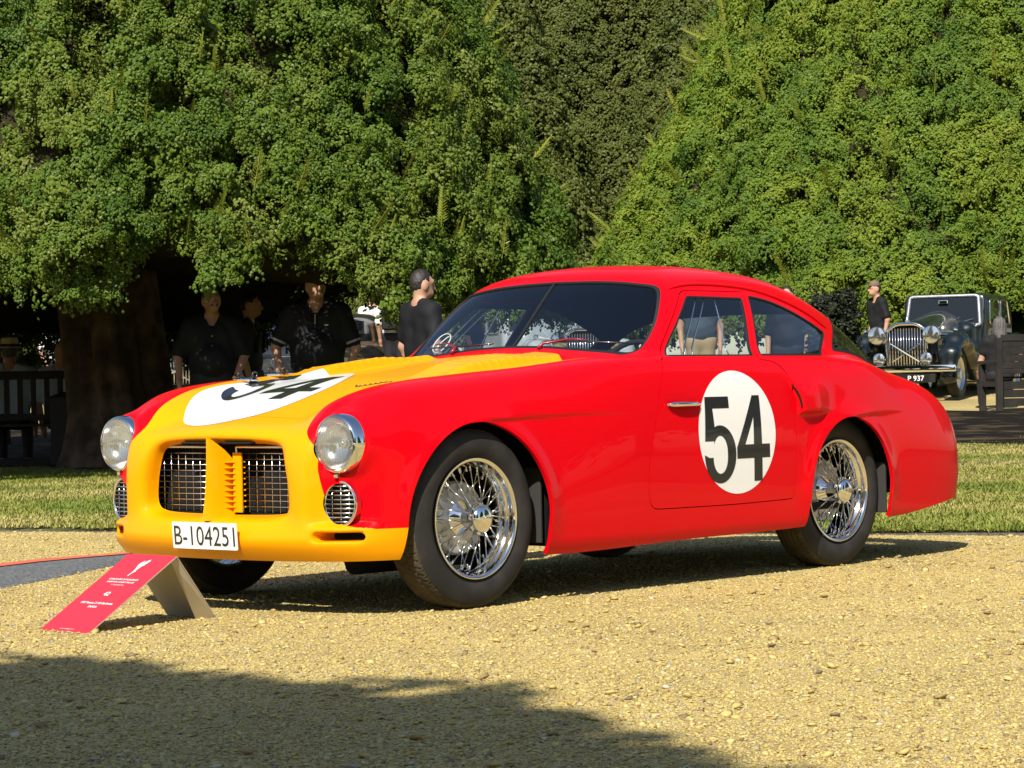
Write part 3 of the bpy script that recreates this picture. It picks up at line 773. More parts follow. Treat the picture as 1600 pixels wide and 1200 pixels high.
# centre divider: a sharp prow with fins down its rear edges
d = MB()
lv = [(.335,-.668,.052,-.54),(.352,-.660,.046,-.54),(.40,-.650,.043,-.54),(.46,-.644,.041,-.54),(.52,-.640,.040,-.54),(.556,-.638,.038,-.545),(.585,-.637,.030,-.570),(.61,-.637,.019,-.600),(.628,-.637,.008,-.622),(.638,-.637,.001,-.635)]
rows = []
for z,xt,wd,xr in lv:
    rows.append(wl([(xr,-wd,z),(xr+(xt-xr)*.55,-wd*.52,z),(xt+.004,-.004,z),(xt,0,z),(xt+.004,.004,z),(xr+(xt-xr)*.55,wd*.52,z),(xr,wd,z)]))
n_ = 7; Vd = np.array(rows).reshape(-1,3)
Fd = [(i*n_+j,(i+1)*n_+j,(i+1)*n_+j+1,i*n_+j+1) for i in range(len(lv)-1) for j in range(n_-1)]
Fd += [tuple((i)*n_+0 for i in range(len(lv)))]
d.add(Vd,Fd); div = d.build('grille_divider', M['yellow'], car, angle=35)
for s_ in (-1,1):
    f = MB(); f.prism([(-.580,.030),(-.532,.036),(-.532,.092)], -.0022, .0022, lambda a,b,h: w3(a,s_*b,h)); fm = f.mesh('fin', M['yellow'])
    for i in range(9):
        o = link('fin', fm, div); o.location = (0,0,.382+.0203*i)
    st = MB(); st.box(w3(-.550,s_*.070,.470),(.006,.045,.215)); st.build('fin_backing', M['yellow'], div)
tr = MB()
for s_ in (-1,1): tr.box(w3(-.580,s_*.11,.613),(.03,.15,.008), bev=.003)
tr.build('upper_slot', M['dark'], div)
# lamps ------------------------------------------------------------
refl = mat('lamp_reflector', (.85,.85,.82), .16, 1.0)
dg_rail = MB()
for s_ in (-1,1):
    c = w3(0,s_*.5825,.609)
    l = MB(); l.lathe([(.090,-.42),(.104,-.425),(.1075,-.44),(.1078,-.49),(.1065,-.500),(.1062,-.52),(.1058,-.540),(.1032,-.556),(.0985,-.564),(.0945,-.566),(.0925,-.562)], 48, 'x', c)
    hl = l.build('headlamp', M['chrome'], car, angle=50)
    b_ = MB(); b_.box(w3(-.553,s_*.5825,.497),(.02,.016,.014), bev=.004); b_.build('clip', M['chrome'], hl)
    r_ = MB(); r_.lathe([(.0935,-.560),(.085,-.535),(.062,-.512),(.03,-.500),(.0,-.497)], 48, 'x', c); r_.build('reflector', refl, hl, smooth=True)
    q = MB(); q.lathe([(.016,-.502),(.017,-.525),(.010,-.533),(0,-.535)], 20, 'x', c); q.build('bulb_shield', M['chrome'], hl, smooth=True)
    L_ = MB(); L_.lathe([(.0930,-.5625),(.085,-.5675),(.065,-.574),(.04,-.578),(.02,-.5795),(0.0005,-.580)][::-1], 48, 'x', c); L_.build('lens', M['lens'], hl, smooth=True)
    # vertical flutes moulded in the glass
    fl = MB()
    for k in range(-6,7):
        yy = k*.0125; hh = math.sqrt(max(.078**2-yy*yy,0)); 
        zz = np.linspace(-hh*.9,hh*.55,9)
        xx = [-.5800+.0175*((yy*yy+z*z)/.093**2) for z in zz]
        fl.tube([(x+.001,c[1]+yy,c[2]+z) for x,z in zip(xx,zz)], .0014, 4)
    fl.build('flute', M['lens'], hl, smooth=True)
    # oval driving-lamp grille underneath
    a_ = R(10)*s_; P0 = np.array(w3(-.540,s_*.583,.400)); e1 = np.array((math.sin(a_)*1.0*-1*-1,0,0))
    fx_ = np.array((-math.cos(a_),-math.sin(a_),0)); rt = np.array((-math.sin(a_),math.cos(a_),0)); up = np.array((0,0,1.))
    ring = MB(); t = np.linspace(0,2*math.pi,49); rs, rz = .066,.077
    ring.tube([P0+rt*rs*math.cos(v)+up*rz*math.sin(v) for v in t], .0058, 8, cap=False, up=tuple(fx_))
    fg = ring.build('driving_lamp', M['chrome'], car, angle=60)
    bk = MB(); bk.add([P0-fx_*.012]+[P0-fx_*.012+rt*rs*math.cos(v)+up*rz*math.sin(v) for v in t[:-1]], [(0,1+i,1+(i+1)%48) for i in range(48)]); bk.build('lamp_backing', M['dark'], fg)
    sb = MB()
    for k in range(48):
        a1,a2 = t[k],t[(k+1)%48]
        A = [P0+rt*rs*math.cos(v)+up*rz*math.sin(v)-fx_*o for v in (a1,a2) for o in (-.003,.05)]
        sb.add(A,[(0,1,3,2)])
    sb.build('lamp_body', gfr, fg)
    for k in range(-4,5):
        zz = k*.0155; ww = rs*math.sqrt(1-(zz/rz)**2); g = MB(); g.tube([P0+rt*v+up*zz for v in (-ww,ww)], .0030, 6); g.build('grille_bar', gfr, fg, smooth=True)
    for k in (-1,0,1):
        xx = k*.036; hh = rz*math.sqrt(1-(xx/rs)**2); g = MB(); g.tube([P0+rt*xx-fx_*.004+up*v for v in (-hh,hh)], .0022, 6); g.build('grille_bar', gfr, fg, smooth=True)
# number plate ------------------------------------------------------------
pl = MB(); P_ = np.array(w3(-.683,.035,.284)); rot = Matrix.Rotation(R(-4),3,'Y')
o_ = rpoly([(-.172,-.048),(.172,-.048),(.172,.048),(-.172,.048)], .006, 4)
pr_ = lambda a,b,h: tuple(P_+np.array(rot@Vector((h,-a,b))))
pl.prism([(a,b) for a,b in o_], -.0015, .0015, pr_); plate = pl.build('number_plate', mat('white_plate',(.78,.77,.72),.35,coat=.3), car)
text3('lettering','B·104251',pr_(0.0,-.0345,-.0032),np.array(rot@Vector((0,-1,0))),np.array(rot@Vector((0,0,1))),.098,M['black'],plate,sx=.70,bold=.0008) if False else None
V2,F2 = textloops('B-104251',.100,.68)
V2 = V2*np.array([.322/(V2[:,0].max()-V2[:,0].min()),1]); V2[:,0] -= (V2[:,0].max()+V2[:,0].min())/2; V2[:,1] -= (V2[:,1].max()+V2[:,1].min())/2
link('lettering', mesh_np('lettering', [pr_(a,b,-.0030) for a,b in V2], [f[::-1] for f in F2], M['black'], None, False), plate)
# wheels ------------------------------------------------------------
def tyre_mesh():
    RT = .327; nA = 540; half = np.linspace(-.060,.060,31)
    tread = [(y, RT-.0045*(y/.06)**2-.004*max(0,abs(y)/.06-.8)**2*25) for y in half]
    side = [(.066,.3155),(.073,.303),(.079,.288),(.0822,.272),(.0822,.258),(.079,.244),(.0735,.233),(.070,.2275),(.068,.221),(.062,.214)]
    prof = [(-y,r) for y,r in side[::-1]]+tread+side; k = len(prof)
    pr2 = np.array(prof); a = np.arange(nA)/nA*2*math.pi
    Y = np.repeat(pr2[:,0][:,None],nA,1); Rr = np.repeat(pr2[:,1][:,None],nA,1)
    A = np.repeat(a[None],k,0)
    ph = A*RT/.030      # pattern repeats every 3 cm
    tri = lambda u: np.abs((u % 1)-.5)*2
    ctr = sum(np.exp(-((Y-(y0+.0045*(tri(ph+of)-.5)))/.0017)**2) for y0,of in ((-.034,0),(-.012,.5),(.012,0),(.034,.5)))
    lat = np.exp(-(((ph+.5*np.floor((Y+.012)/.023)+.10*np.sin(Y*260)) % 1-.5)/.055)**2)*(np.abs(Y) < .062)
    gr = np.clip(ctr+lat,0,1)*(np.abs(Y) < .0625)*.0065
    # raised ring on the sidewall
    Rr = Rr-gr
    X = Rr*np.cos(A); Z = Rr*np.sin(A); V_ = np.stack([X,Y,Z],-1).reshape(-1,3)
    i = np.arange(k-1)[:,None]; j = np.arange(nA)[None]; j2 = (j+1) % nA
    Q_ = np.stack([i*nA+j, i*nA+j2, (i+1)*nA+j2, (i+1)*nA+j],-1).reshape(-1,4)
    mi_ = np.repeat(((np.arange(k-1) >= len(side)-1) & (np.arange(k-1) <= len(side)+31)).astype(int), nA); me = mesh_np('tyre', V_, Q_, [M['rubber'],M['tread']], mi_, True); return me
def make_wheel():
    w_ = empty('wheel'); 
    link('tyre', tyre_mesh(), w_)
    # outer side is -Y
    r = MB(); r.lathe([(.2140,-.0655),(.2175,-.0700),(.2200,-.0745),(.2185,-.0785),(.2140,-.0790),(.2085,-.0765),(.2045,-.0705),(.2025,-.060),(.1975,-.050),(.1890,-.040),(.1850,-.010),(.1850,.020),(.195,.045),(.205,.065),(.214,.066)], 72, 'y'); 
    rim = r.build('rim', M['chrome'], w_, angle=40)
    h = MB(); h.lathe([(.030,-.098),(.040,-.096),(.043,-.085),(.037,-.07),(.034,-.03),(.060,.0),(.072,.006),(.072,.02),(.03,.03)], 28, 'y'); h.build('hub', M['chrome'], w_, angle=40)
    cp = MB(); prof = [(.047,-.083),(.0505,-.090),(.0515,-.100),(.0500,-.110),(.0440,-.117),(.030,-.1225),(.015,-.1245),(0,-.125)]
    cp.lathe(prof, 40, 'y'); hc = cp.build('hub_cap', M['chrome'], w_, smooth=True)
    nn = MB()
    for k in range(8):
        a = k*math.pi/4; nn.box((.052*math.cos(a),-.088,.052*math.sin(a)),(.014,.014,.02), rot=Matrix.Rotation(-a,3,'Y'), bev=.003)
    nn.build('hub_nut', M['chrome'], w_, angle=40); nn = MB()
    # small winged emblem, as a raised relief
    for (x,z,r_) in ((-.006,.006,.006),(.002,.010,.005),(.010,.015,.004),(-.012,.0,.004),(-.010,-.012,.0025),(.006,-.008,.003),(.014,.004,.0035),(.018,.012,.003)):
        nn.lathe([(r_,0),(r_*.7,-.003),(0,-.004)],8,'y',(x,-.1225+(x*x+z*z)*1.9,z))
    nn.build('hub_emblem', M['chrome'], w_, angle=40, kind='stuff')
    dr = MB(); dr.lathe([(.03,.0),(.10,.002),(.128,.006),(.134,.014),(.134,.022),(.128,.024),(.128,.030),(.134,.032),(.134,.040),(.128,.042),(.128,.075),(.03,.08)], 48, 'y'); dr.build('brake_drum', M['alu'], w_, angle=30)
    sm_ = MB(); sm_.tube([(0,0,0),(0,0,1)], .0023, 6); sme = sm_.mesh('spoke', M['spoke'], True)
    def spoke(a0, r0, y0, a1, r1, y1):
        p = Vector((r0*math.cos(a0),y0,r0*math.sin(a0))); q = Vector((r1*math.cos(a1),y1,r1*math.sin(a1))); dvec = q-p
        o = link('spoke', sme, w_); o.rotation_euler = dvec.to_track_quat('Z','Y').to_euler(); o.location = p; o.scale = (1,1,dvec.length)
    for k in range(12):
        a = k/12*2*math.pi
        for sg_ in (-1,1):
            spoke(a+sg_*.12, .042, -.088, a+sg_*.42, .190, -.042)
            spoke(a+.13+sg_*.10, .068, .008, a+.13+sg_*.62, .186, -.012)
    nb = MB()
    for k in range(12):
        a = k/12*2*math.pi
        for sg_ in (-1,1):
            for aa,rr,yy in ((a+sg_*.42,.187,-.042),(a+.13+sg_*.62,.184,-.012)):
                p = np.array((math.cos(aa),0,math.sin(aa))); nb.tube([p*rr+np.array((0,yy,0)),p*(rr-.016)+np.array((0,yy-.004,0))],.0042,6)
    nb.build('spoke_nipples', M['chrome'], w_, smooth=True, kind='stuff')
    return w_
whl = make_wheel(); whl.parent = car; whl.location = (0,-.652,.325)
def copy_tree(o, parent=None):
    c = o.copy(); COL.objects.link(c); c.parent = parent if parent is not None else o.parent
    for ch in list(o.children): copy_tree(ch, c)
    return c
w2 = copy_tree(whl, car); w2.location = (2.34,-.615,.325); w2.rotation_euler = (0,R(23),0); whl.rotation_euler = (0,R(8),0)
w3_ = copy_tree(whl, car); w3_.location = (0,.652,.325); w3_.rotation_euler = (0,R(30),math.pi)
w4 = copy_tree(whl, car); w4.location = (2.34,.615,.325); w4.rotation_euler = (0,R(50),math.pi)
# wheel wells, underbody, inner structure
ub = MB()
ub.box((1.3,0,.245),(3.3,1.05,.03)); 
for sx in (-1,1):
    ub.box((0,sx*.52,.50),(.78,.02,.50)); ub.box((2.33,sx*.50,.48),(.74,.02,.50))
    ub.box((1.17,sx*.60,.235),(1.50,.16,.03))
ub.box((-.36,0,.42),(.02,1.30,.36)); ub.box((.42,0,.45),(.02,1.40,.50)); ub.box((1.96,0,.45),(.02,1.40,.48)); ub.box((2.70,0,.44),(.02,1.36,.44)); ub.box((2.98,0,.29),(.6,.9,.02))
ub.build('underbody', M['dark'], car)
fl_ = MB()
for sx in (-1,1):
    fl_.box((.372,sx*.655,.355),(.012,.12,.28), bev=.004); fl_.box((2.66,sx*.655,.325),(.012,.13,.22), bev=.004)
fl_.build('mud_flap', mat('grey_rubber',(.03,.029,.026),.85), car)
ex = MB(); ex.tube([(.3,.28,.20),(1.2,.30,.19),(1.9,.30,.19)], .04, 10); ex.tube([(-.2,-.3,.17),(.5,-.3,.17)], .05, 10); ex.build('exhaust', M['dark'], car, smooth=True)
# handle, wipers, catches
for dr, sg_ in ((door,1),(door_r,-1)):
    hd = MB(); xs = np.linspace(1.055,1.252,14); P,Nn_ = solve('s', xs, np.full(14,.713), .95, .45)
    lift = .020*np.sin(np.linspace(.25,math.pi-.15,14))**.5
    hd.tube([w3(*(p+n*l*np.array((1,1,1))))*np.array((1,sg_,1)) if False else np.array(w3(*(p+n*l)))*np.array((1,sg_,1)) for p,n,l in zip(P,Nn_,lift)], np.interp(np.linspace(0,1,14),[0,.12,.85,1],[.005,.0105,.0095,.006]), 10, up=(0,1,0))
    hd.tube([np.array(w3(*(p+n*.003)))*np.array((1,sg_,1)) for p,n in ((P[0],Nn_[0]),(P[-1],Nn_[-1]))], .006, 6)
    hd.build('handle', M['chrome'], dr, smooth=True)
    vf = MB()
    for xb,xt in ((1.262,1.500),(1.310,1.555),(1.555,1.62)):
        q,nn_ = solve('s', np.linspace(xb,xt,8), np.linspace(.908,1.143,8), .95, .3); vf.tube([np.array(w3(*(p-n*.006)))*np.array((1,sg_,1)) for p,n in zip(q,nn_)], .0032, 6)
    vf.build('vent_window_frame', M['chrome'], dr, smooth=True)
def wsp(s, z, off=.02): return np.array(w3(float(xws(s,z))-off*.73, s, z+off*.68))
for (s0,z0,pts_) in ((.20,.948,[(.20,.962),(.36,.955),(.575,.945)]),(-.28,.945,[(-.10,.958),(-.28,.952),(-.52,.948)])):
    wp = MB(); wp.tube([wsp(a,b,.022) for a,b in pts_], [.004,.005,.0035], 6); wo_ = wp.build('wiper', M['black'], car, smooth=True)
    sgn = 1 if s0 > 0 else -1
    ar = MB(); base = onhood(1.0 if s0>0 else 1.0, s0-.03, .010); ar.tube([base, base+np.array((.03,0,.02)), wsp(s0+sgn*.1,.962,.03), wsp(s0+sgn*.18,.960,.026)], [.009,.007,.0035,.003], 8); ar.build('arm', M['darkred'], wo_, smooth=True)
stk = MB(); 
def wsin(a,b): return np.array(w3(float(xws(-.485+a,.985+b))+.016,-.485+a,.985+b))
stk.tube([wsin(.048*math.cos(t),.040*math.sin(t)) for t in np.linspace(0,2*math.pi,40)], .0028, 4, cap=False)
stk.tube([wsin(-.022+.040*t+.012*math.sin(9*t),-.022+.05*t*t+.014*math.cos(8*t)) for t in np.linspace(0,1,24)], .0028, 4)
stk.build('windscreen_sticker', M['white'], car)
for x0,s0 in ((.02,-.49),(.22,-.53)):
    P0 = onhood(x0,s0,.0); ct = MB(); ct.box(P0+np.array((0,0,.006)),(.05,.075,.012), bev=.004); cob = ct.build('bonnet_catch', M['chrome'], car, angle=40)
    rg = MB()
    for sy in (-1,1):
        rg.tube([P0+np.array((.012*math.cos(t),sy*.042,.026+.012*math.sin(t))) for t in np.linspace(0,2*math.pi,16)], .0042, 6, cap=False, up=(0,1,0))
        rg.tube([P0+np.array((0,sy*.042,.016)),P0+np.array((0,sy*.03,.008))], .006, 6)
    rg.tube([P0+np.array((0,-.042,.022)),P0+np.array((0,0,.012)),P0+np.array((0,.042,.022))], .004, 6)
    rg.build('catch_loop', M['black'], cob, smooth=True)
# thin dark slit of the air scoop
sc_m = MB(); zz = np.linspace(.684,.785,18); xe = 1.935-.105*np.clip((zz-.672)/.169,0,1.1)**2.2
P,Nn_ = solve('s', xe+.004, zz, .95, .45)
sc_m.tube([np.array(w3(*(p-np.array((0,.004,0))+np.array((-.003,0,0))))) for p in P], np.interp(zz,[.684,.70,.76,.785],[.003,.0055,.0045,.0015]), 6, up=(0,0,1)); sc_m.build('scoop_opening', M['dark'], car, smooth=True)
# cabin
cb = MB(); cb.box((1.75,0,.26),(1.7,1.26,.03)); cb.box((2.62,0,.74),(.6,1.1,.03)); cb.build('cabin_floor', M['lining'], car)
ds = MB(); ds.tube([(1.10,-.60,.86),(1.08,0,.885),(1.10,.60,.86)], .055, 12); ds.box((1.06,0,.78),(.05,1.2,.14)); ds.build('dashboard', M['lining'], car, angle=40)
for sy,nm in ((-.32,'seat'),(.32,'seat')):
    st = MB(); st.box((1.72,sy,.40),(.50,.46,.16), bev=.05); st.box((2.03,sy,.66),(.14,.46,.52), rot=Matrix.Rotation(R(14),3,'Y'), bev=.06); st.build('seat', M['leather'], car, angle=60)
sw = MB(); c_ = np.array((1.36,-.33,.80)); e1 = np.array((0,1,0)); e2 = np.array((.42,0,.90))
sw.tube([c_+.19*(e1*math.cos(t)+e2*math.sin(t)) for t in np.linspace(0,2*math.pi,40)], .011, 8, cap=False, up=(.9,0,-.42))
for a in (R(20),R(160),R(270)): sw.tube([c_,c_+.185*(e1*math.cos(a)+e2*math.sin(a))], .007, 6)
sw.tube([c_,c_+np.array((-.3,0,-.14))], .02, 8); sw.build('steering_wheel', M['lining'], car, smooth=True)
rs_ = MB(); rs_.box((2.62,0,.80),(.5,1.0,.04), bev=.02); rs_.build('parcel_shelf', M['lining'], car)

for sg_ in (1,-1):
    rl = MB(); pts_ = [(1.372,1.178),(1.50,1.197),(1.70,1.197),(1.86,1.187),(1.98,1.168),(2.10,1.138),(2.20,1.107),(2.30,1.068),(2.385,1.022)]
    pa = np.array(pts_); sx_, sz_ = Sp(list(zip(np.arange(len(pa)),pa[:,0]))), Sp(list(zip(np.arange(len(pa)),pa[:,1]))); tt = np.linspace(0,len(pa)-1,50)
    q,nn_ = solve('s', sx_(tt), sz_(tt), .95, .2)
    rl.tube([np.array(w3(*(p+n*.003)))*np.array((1,sg_,1)) for p,n in zip(q,nn_)], np.interp(tt,[0,.5,7.5,8],[.002,.0065,.0065,.002]), 8); rl.build('drip_rail', M['red'], car, smooth=True)
# ================================================================== YEW TREES
def leaf_mat(name, cols, tr=.25):
    m_ = bpy.data.materials.new(name); m_.use_nodes = True; n = m_.node_tree; p = n.nodes['Principled BSDF']; L = n.links.new
    oi = n.nodes.new('ShaderNodeObjectInfo'); cr = n.nodes.new('ShaderNodeValToRGB'); e = cr.color_ramp.elements
    e[0].position = 0; e[0].color = (*cols[0],1); e[1].position = 1; e[1].color = (*cols[-1],1)
    for k,c in enumerate(cols[1:-1]): q = e.new((k+1)/(len(cols)-1)); q.color = (*c,1)
    nz = n.nodes.new('ShaderNodeTexNoise'); nz.inputs['Scale'].default_value = .9; nz.inputs['Detail'].default_value = 3; L(oi.outputs['Location'], nz.inputs['Vector'])
    mr = n.nodes.new('ShaderNodeMapRange'); mr.inputs[1].default_value = .3; mr.inputs[2].default_value = .7; mr.inputs[3].default_value = 0; mr.inputs[4].default_value = .62; L(nz.outputs[0], mr.inputs[0])
    ad = n.nodes.new('ShaderNodeMath'); ad.operation = 'MULTIPLY_ADD'; ad.inputs[1].default_value = .38; L(oi.outputs['Random'], ad.inputs[0]); L(mr.outputs[0], ad.inputs[2]); L(ad.outputs[0], cr.inputs[0])
    L(cr.outputs[0], p.inputs['Base Color']); p.inputs['Roughness'].default_value = .5; p.inputs['Specular IOR Level'].default_value = .35
    ts = n.nodes.new('ShaderNodeBsdfTranslucent'); L(cr.outputs[0], ts.inputs[0]); mx = n.nodes.new('ShaderNodeMixShader'); mx.inputs[0].default_value = tr
    L(p.outputs[0], mx.inputs[1]); L(ts.outputs[0], mx.inputs[2]); L(mx.outputs[0], n.nodes['Material Output'].inputs[0])
    return m_
def sprig_protos(material, n=6, reach=.10, leaves=46, wid=.0125):
    """small domed florets of short flat shoots; +Z of the floret points out of the crown, its tip hangs towards +X"""
    out = []
    for k in range(n):
        Vb, Fb = [], []
        ex, ey = reach*(1.25+.5*rng.random()), reach*(.62+.35*rng.random())
        lobes = [(rng.random()*6.28, .35+.4*rng.random(), .4+.35*rng.random()) for _ in range(4)]
        for q in range(leaves):
            a = rng.random()*6.28; t = math.sqrt(rng.random())
            if q % 5:      # gather the shoots on side lobes
                la, lr, ls_ = lobes[q % 4]; x, y = math.cos(la)*lr+math.cos(a)*t*ls_, math.sin(la)*lr+math.sin(a)*t*ls_
            else: x, y = math.cos(a)*t, math.sin(a)*t
            r2 = min(x*x+y*y, 1.6); h = reach*(.55*(1-r2)+.12*rng.normal()-.28*max(x,0)**2)
            c0 = Vector((x*ex, y*ey, h)); nrm = Vector((x*.9+rng.normal(0,.38), y*.9+rng.normal(0,.38), .9)).normalized()
            out_ = Vector((x+.25+rng.normal(0,.35), y+rng.normal(0,.35), -.35*math.sqrt(r2))).normalized(); out_ = (out_-nrm*out_.dot(nrm)).normalized(); sv = out_.cross(nrm)
            ln = reach*(.27+.16*rng.random()); w_ = wid*(.75+.5*rng.random()); i0 = len(Vb)
            pts = [c0-out_*ln*.5, c0+sv*w_, c0+nrm*w_*.45, c0-sv*w_, c0+out_*ln*.5-nrm*ln*.10]
            Vb += [tuple(p_) for p_ in pts]; Fb += [(i0,i0+1,i0+2),(i0,i0+2,i0+3),(i0+1,i0+4,i0+2),(i0+2,i0+4,i0+3)]
        out.append(bpy.data.objects.new('yew_spray', mesh_np('yew_spray', Vb, Fb, material, None, False)))
    return out
def hash2(a, b): 
    return (np.sin(a*12.9898+b*78.233)*43758.5453) % 1
def vnoise(u, v):
    i, j = np.floor(u), np.floor(v); fu, fv = u-i, v-j; fu = fu*fu*(3-2*fu); fv = fv*fv*(3-2*fv)
    return (hash2(i,j)*(1-fu)+hash2(i+1,j)*fu)*(1-fv)+(hash2(i,j+1)*(1-fu)+hash2(i+1,j+1)*fu)*fv
BARK = noisy(mat('yew_bark',(.045,.028,.018),.9), 4, (.15,.105,.075), .45, .72, bump=1.0, bscale=11)
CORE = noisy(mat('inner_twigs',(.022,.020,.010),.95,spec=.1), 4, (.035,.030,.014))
def yew(name, label, base, rad, z0, zfun, ztop, n, protos, face, arc=2.2, lump=.22, scale=(.8,.5), hole=.30, seed=0, trunk_r=.5, lean=(0,0), group='clipped yew trees', zmax=None, bend=0.0):
    """a clipped conical yew: rad(z) crown radius, zfun(theta) ragged skirt height, face = heading towards the camera"""
    t_ = empty(name, tuple(base), label=label, cat='tree', group=group)
    zmax = zmax or ztop
    m_ = int(n*2.2); zz = z0-1.0+rng.random(m_)*(zmax-z0+1.0); rr = rad(zz); th = face+(rng.random(m_)*2-1)*arc
    keep = rng.random(m_) < rr/rr.max(); zz, th, rr = zz[keep], th[keep], rr[keep]
    keep = zz > zfun(th)+.13*(vnoise(th*14+seed,zz*0+3)-.5)*2; zz, th, rr = zz[keep], th[keep], rr[keep]
    u, v = th*rr.max()*1.1+seed*7.3, zz*1.15
    nz = vnoise(u*1.0,v*1.0)*.55+vnoise(u*2.3+9,v*2.6)*.30+vnoise(u*5.1,v*5.7)*.15
    hl = vnoise(u*1.5+31,v*2.4+17)*.6+vnoise(u*3.3+5,v*4.4)*.4
    ok = hl > hole; depth = np.where(rng.random(len(zz)) < .55, .05*rng.random(len(zz)), .10+.22*rng.random(len(zz)))+np.where(ok, 0, .30+.25*rng.random(len(zz)))
    # flat shelves: sprays gather in layers, hollow underneath
    sh = (v*1.9+1.3*vnoise(u*.9+50,v*.7)) % 1.0
    r2 = rr+lump*(nz-.5)*2+.10*(1-sh)-.05-depth
    skirt = np.clip(1-(zz-zfun(th))/.5,0,1); r2 = r2-.25*skirt**2
    P = np.stack([np.cos(th)*r2+lean[0]*zz, np.sin(th)*r2+lean[1]*zz, zz],1)[:n]
    th = th[:n]; zz = zz[:n]
    pitch = rng.normal(1.0,.30,len(th))      # angle of the clump axis from vertical
    yaw = th+rng.normal(0,.45,len(th)); roll = rng.normal(0,.8,len(th))
    # euler XYZ: spin about own axis, lean over, turn to face outward
    cp, sp, cr0, sr, cy, sy = np.cos(pitch), np.sin(pitch), np.cos(roll), np.sin(roll), np.cos(yaw), np.sin(yaw)
    rot = np.stack([np.arctan2(sp*sr,cp), np.arcsin(np.clip(sp*cr0,-1,1)), np.arctan2(sy*cp*cr0+cy*sr, cy*cp*cr0-sy*sr)],1)
    scl = scale[0]+scale[1]*rng.random(len(th))**1.4+.55*(rng.random(len(th)) < .06)
    cr_ = scatter('crown', P, rot, scl, protos, t_)
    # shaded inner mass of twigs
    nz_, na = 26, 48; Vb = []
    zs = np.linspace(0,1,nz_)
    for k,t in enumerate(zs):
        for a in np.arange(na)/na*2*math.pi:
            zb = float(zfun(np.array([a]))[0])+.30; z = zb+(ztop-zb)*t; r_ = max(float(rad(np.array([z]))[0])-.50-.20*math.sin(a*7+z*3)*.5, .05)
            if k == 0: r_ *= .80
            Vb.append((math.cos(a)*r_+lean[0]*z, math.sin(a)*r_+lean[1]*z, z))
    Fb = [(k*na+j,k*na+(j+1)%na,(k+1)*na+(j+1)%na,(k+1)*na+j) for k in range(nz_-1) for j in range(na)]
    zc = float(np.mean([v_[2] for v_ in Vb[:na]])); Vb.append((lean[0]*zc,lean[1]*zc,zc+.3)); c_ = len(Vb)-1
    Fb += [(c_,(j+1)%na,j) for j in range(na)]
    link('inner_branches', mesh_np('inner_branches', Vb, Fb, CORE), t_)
    # trunk, fluted
    na, nk = 96, 22; Vb = []
    for k in range(nk):
        z = -.2+k/(nk-1)*4.2
        for j in range(na):
            a = j/na*2*math.pi; fl_ = 1+.11*math.sin(a*5+.8*z)+.085*abs(math.sin(a*5.5-.65*z+1))+.06*math.sin(a*14+1.2*z)+.03*math.sin(a*23-2*z)
            r_ = trunk_r*(1+.35*math.exp(-max(z,0)/.35)-.05*z+.10*max(z-1.2,0)**1.5)*fl_; Vb.append((math.cos(a)*r_-bend*z, math.sin(a)*r_+bend*z*.9, z))
    Fb = [(k*na+j,k*na+(j+1)%na,(k+1)*na+(j+1)%na,(k+1)*na+j) for k in range(nk-1) for j in range(na)]
    link('trunk', mesh_np('trunk', Vb, Fb, BARK), t_)
    return t_
FACE = PHI+math.pi   # heading from a tree back to the camera
def skirt(pxs, zs, centre_px, d, R_, back=1.0):
    """ragged lower edge of a crown, given as heights against photo columns on its near side"""
    pxs = np.array(pxs,float); zs = np.array(zs,float)
    def f(th):
        l = np.sin(FACE-th)*-R_*-1.0
        # lateral offset (to the right) of a point at heading th
        dx = np.cos(th)*R_*R0[0]+np.sin(th)*R_*R0[1]
        px = centre_px+dx/d*FOC
        front = np.cos(th-FACE)
        z = np.interp(px, pxs, zs); return np.where(front > -.15, z, back(px) if callable(back) else back)
    return f
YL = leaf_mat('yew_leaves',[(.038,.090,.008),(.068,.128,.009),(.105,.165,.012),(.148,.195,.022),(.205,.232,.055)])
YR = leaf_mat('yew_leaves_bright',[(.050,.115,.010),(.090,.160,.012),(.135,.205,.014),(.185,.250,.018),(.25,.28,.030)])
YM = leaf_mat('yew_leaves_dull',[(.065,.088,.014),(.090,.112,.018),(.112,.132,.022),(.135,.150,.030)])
pL = sprig_protos(YL, 7, .085, 54, .0125); pR = sprig_protos(YR, 7, .090, 50, .0135); pM = sprig_protos(YM, 6, .11, 34, .020)
# left, nearest
dL = 25.9; bL = gpx(197, dL)
rL = lambda z: np.clip(4.48-.325*(z-1.8), .1, 9)
zL = skirt([-900,-100,40,110,200,260,290,330,372,400,440,475,520,560,600,660,700,760,860,1100],[1.25,1.25,1.32,1.60,1.64,1.54,1.72,2.08,2.02,1.66,1.80,2.02,2.00,1.70,1.50,1.36,1.42,1.58,1.42,1.3],185,dL,4.45,lambda px: np.interp(px,[400,470,560,900],[1.15,1.3,1.85,1.9]))
yew('yew_tree','broad clipped yew with a thick leaning trunk, nearest of the yews, above the men',bL,rL,1.7,zL,13.5,28000,pL,FACE,3.14,.24,(.75,.75),.42,1,.455,bend=.06,zmax=6.2)
# right
dR = 47.5; bR = gpx(1530, dR)
rR = lambda z: np.clip(6.87-.48*(z-2.1)+.10*np.sin(z*.9), .1, 9)
zR = skirt([300,900,960,1100,1200,1290,1340,1400,1500,1580,1650,2500],[.70,.70,.78,.85,.90,.65,.85,1.02,1.02,.75,.6,.5],1530,dR,6.8,1.3)
yew('yew_tree','bright green clipped yew behind the dark green vintage car',bR,rR,1.5,zR,16,30000,pR,FACE,2.6,.30,(1.0,.85),.38,2,.5,zmax=9.6)
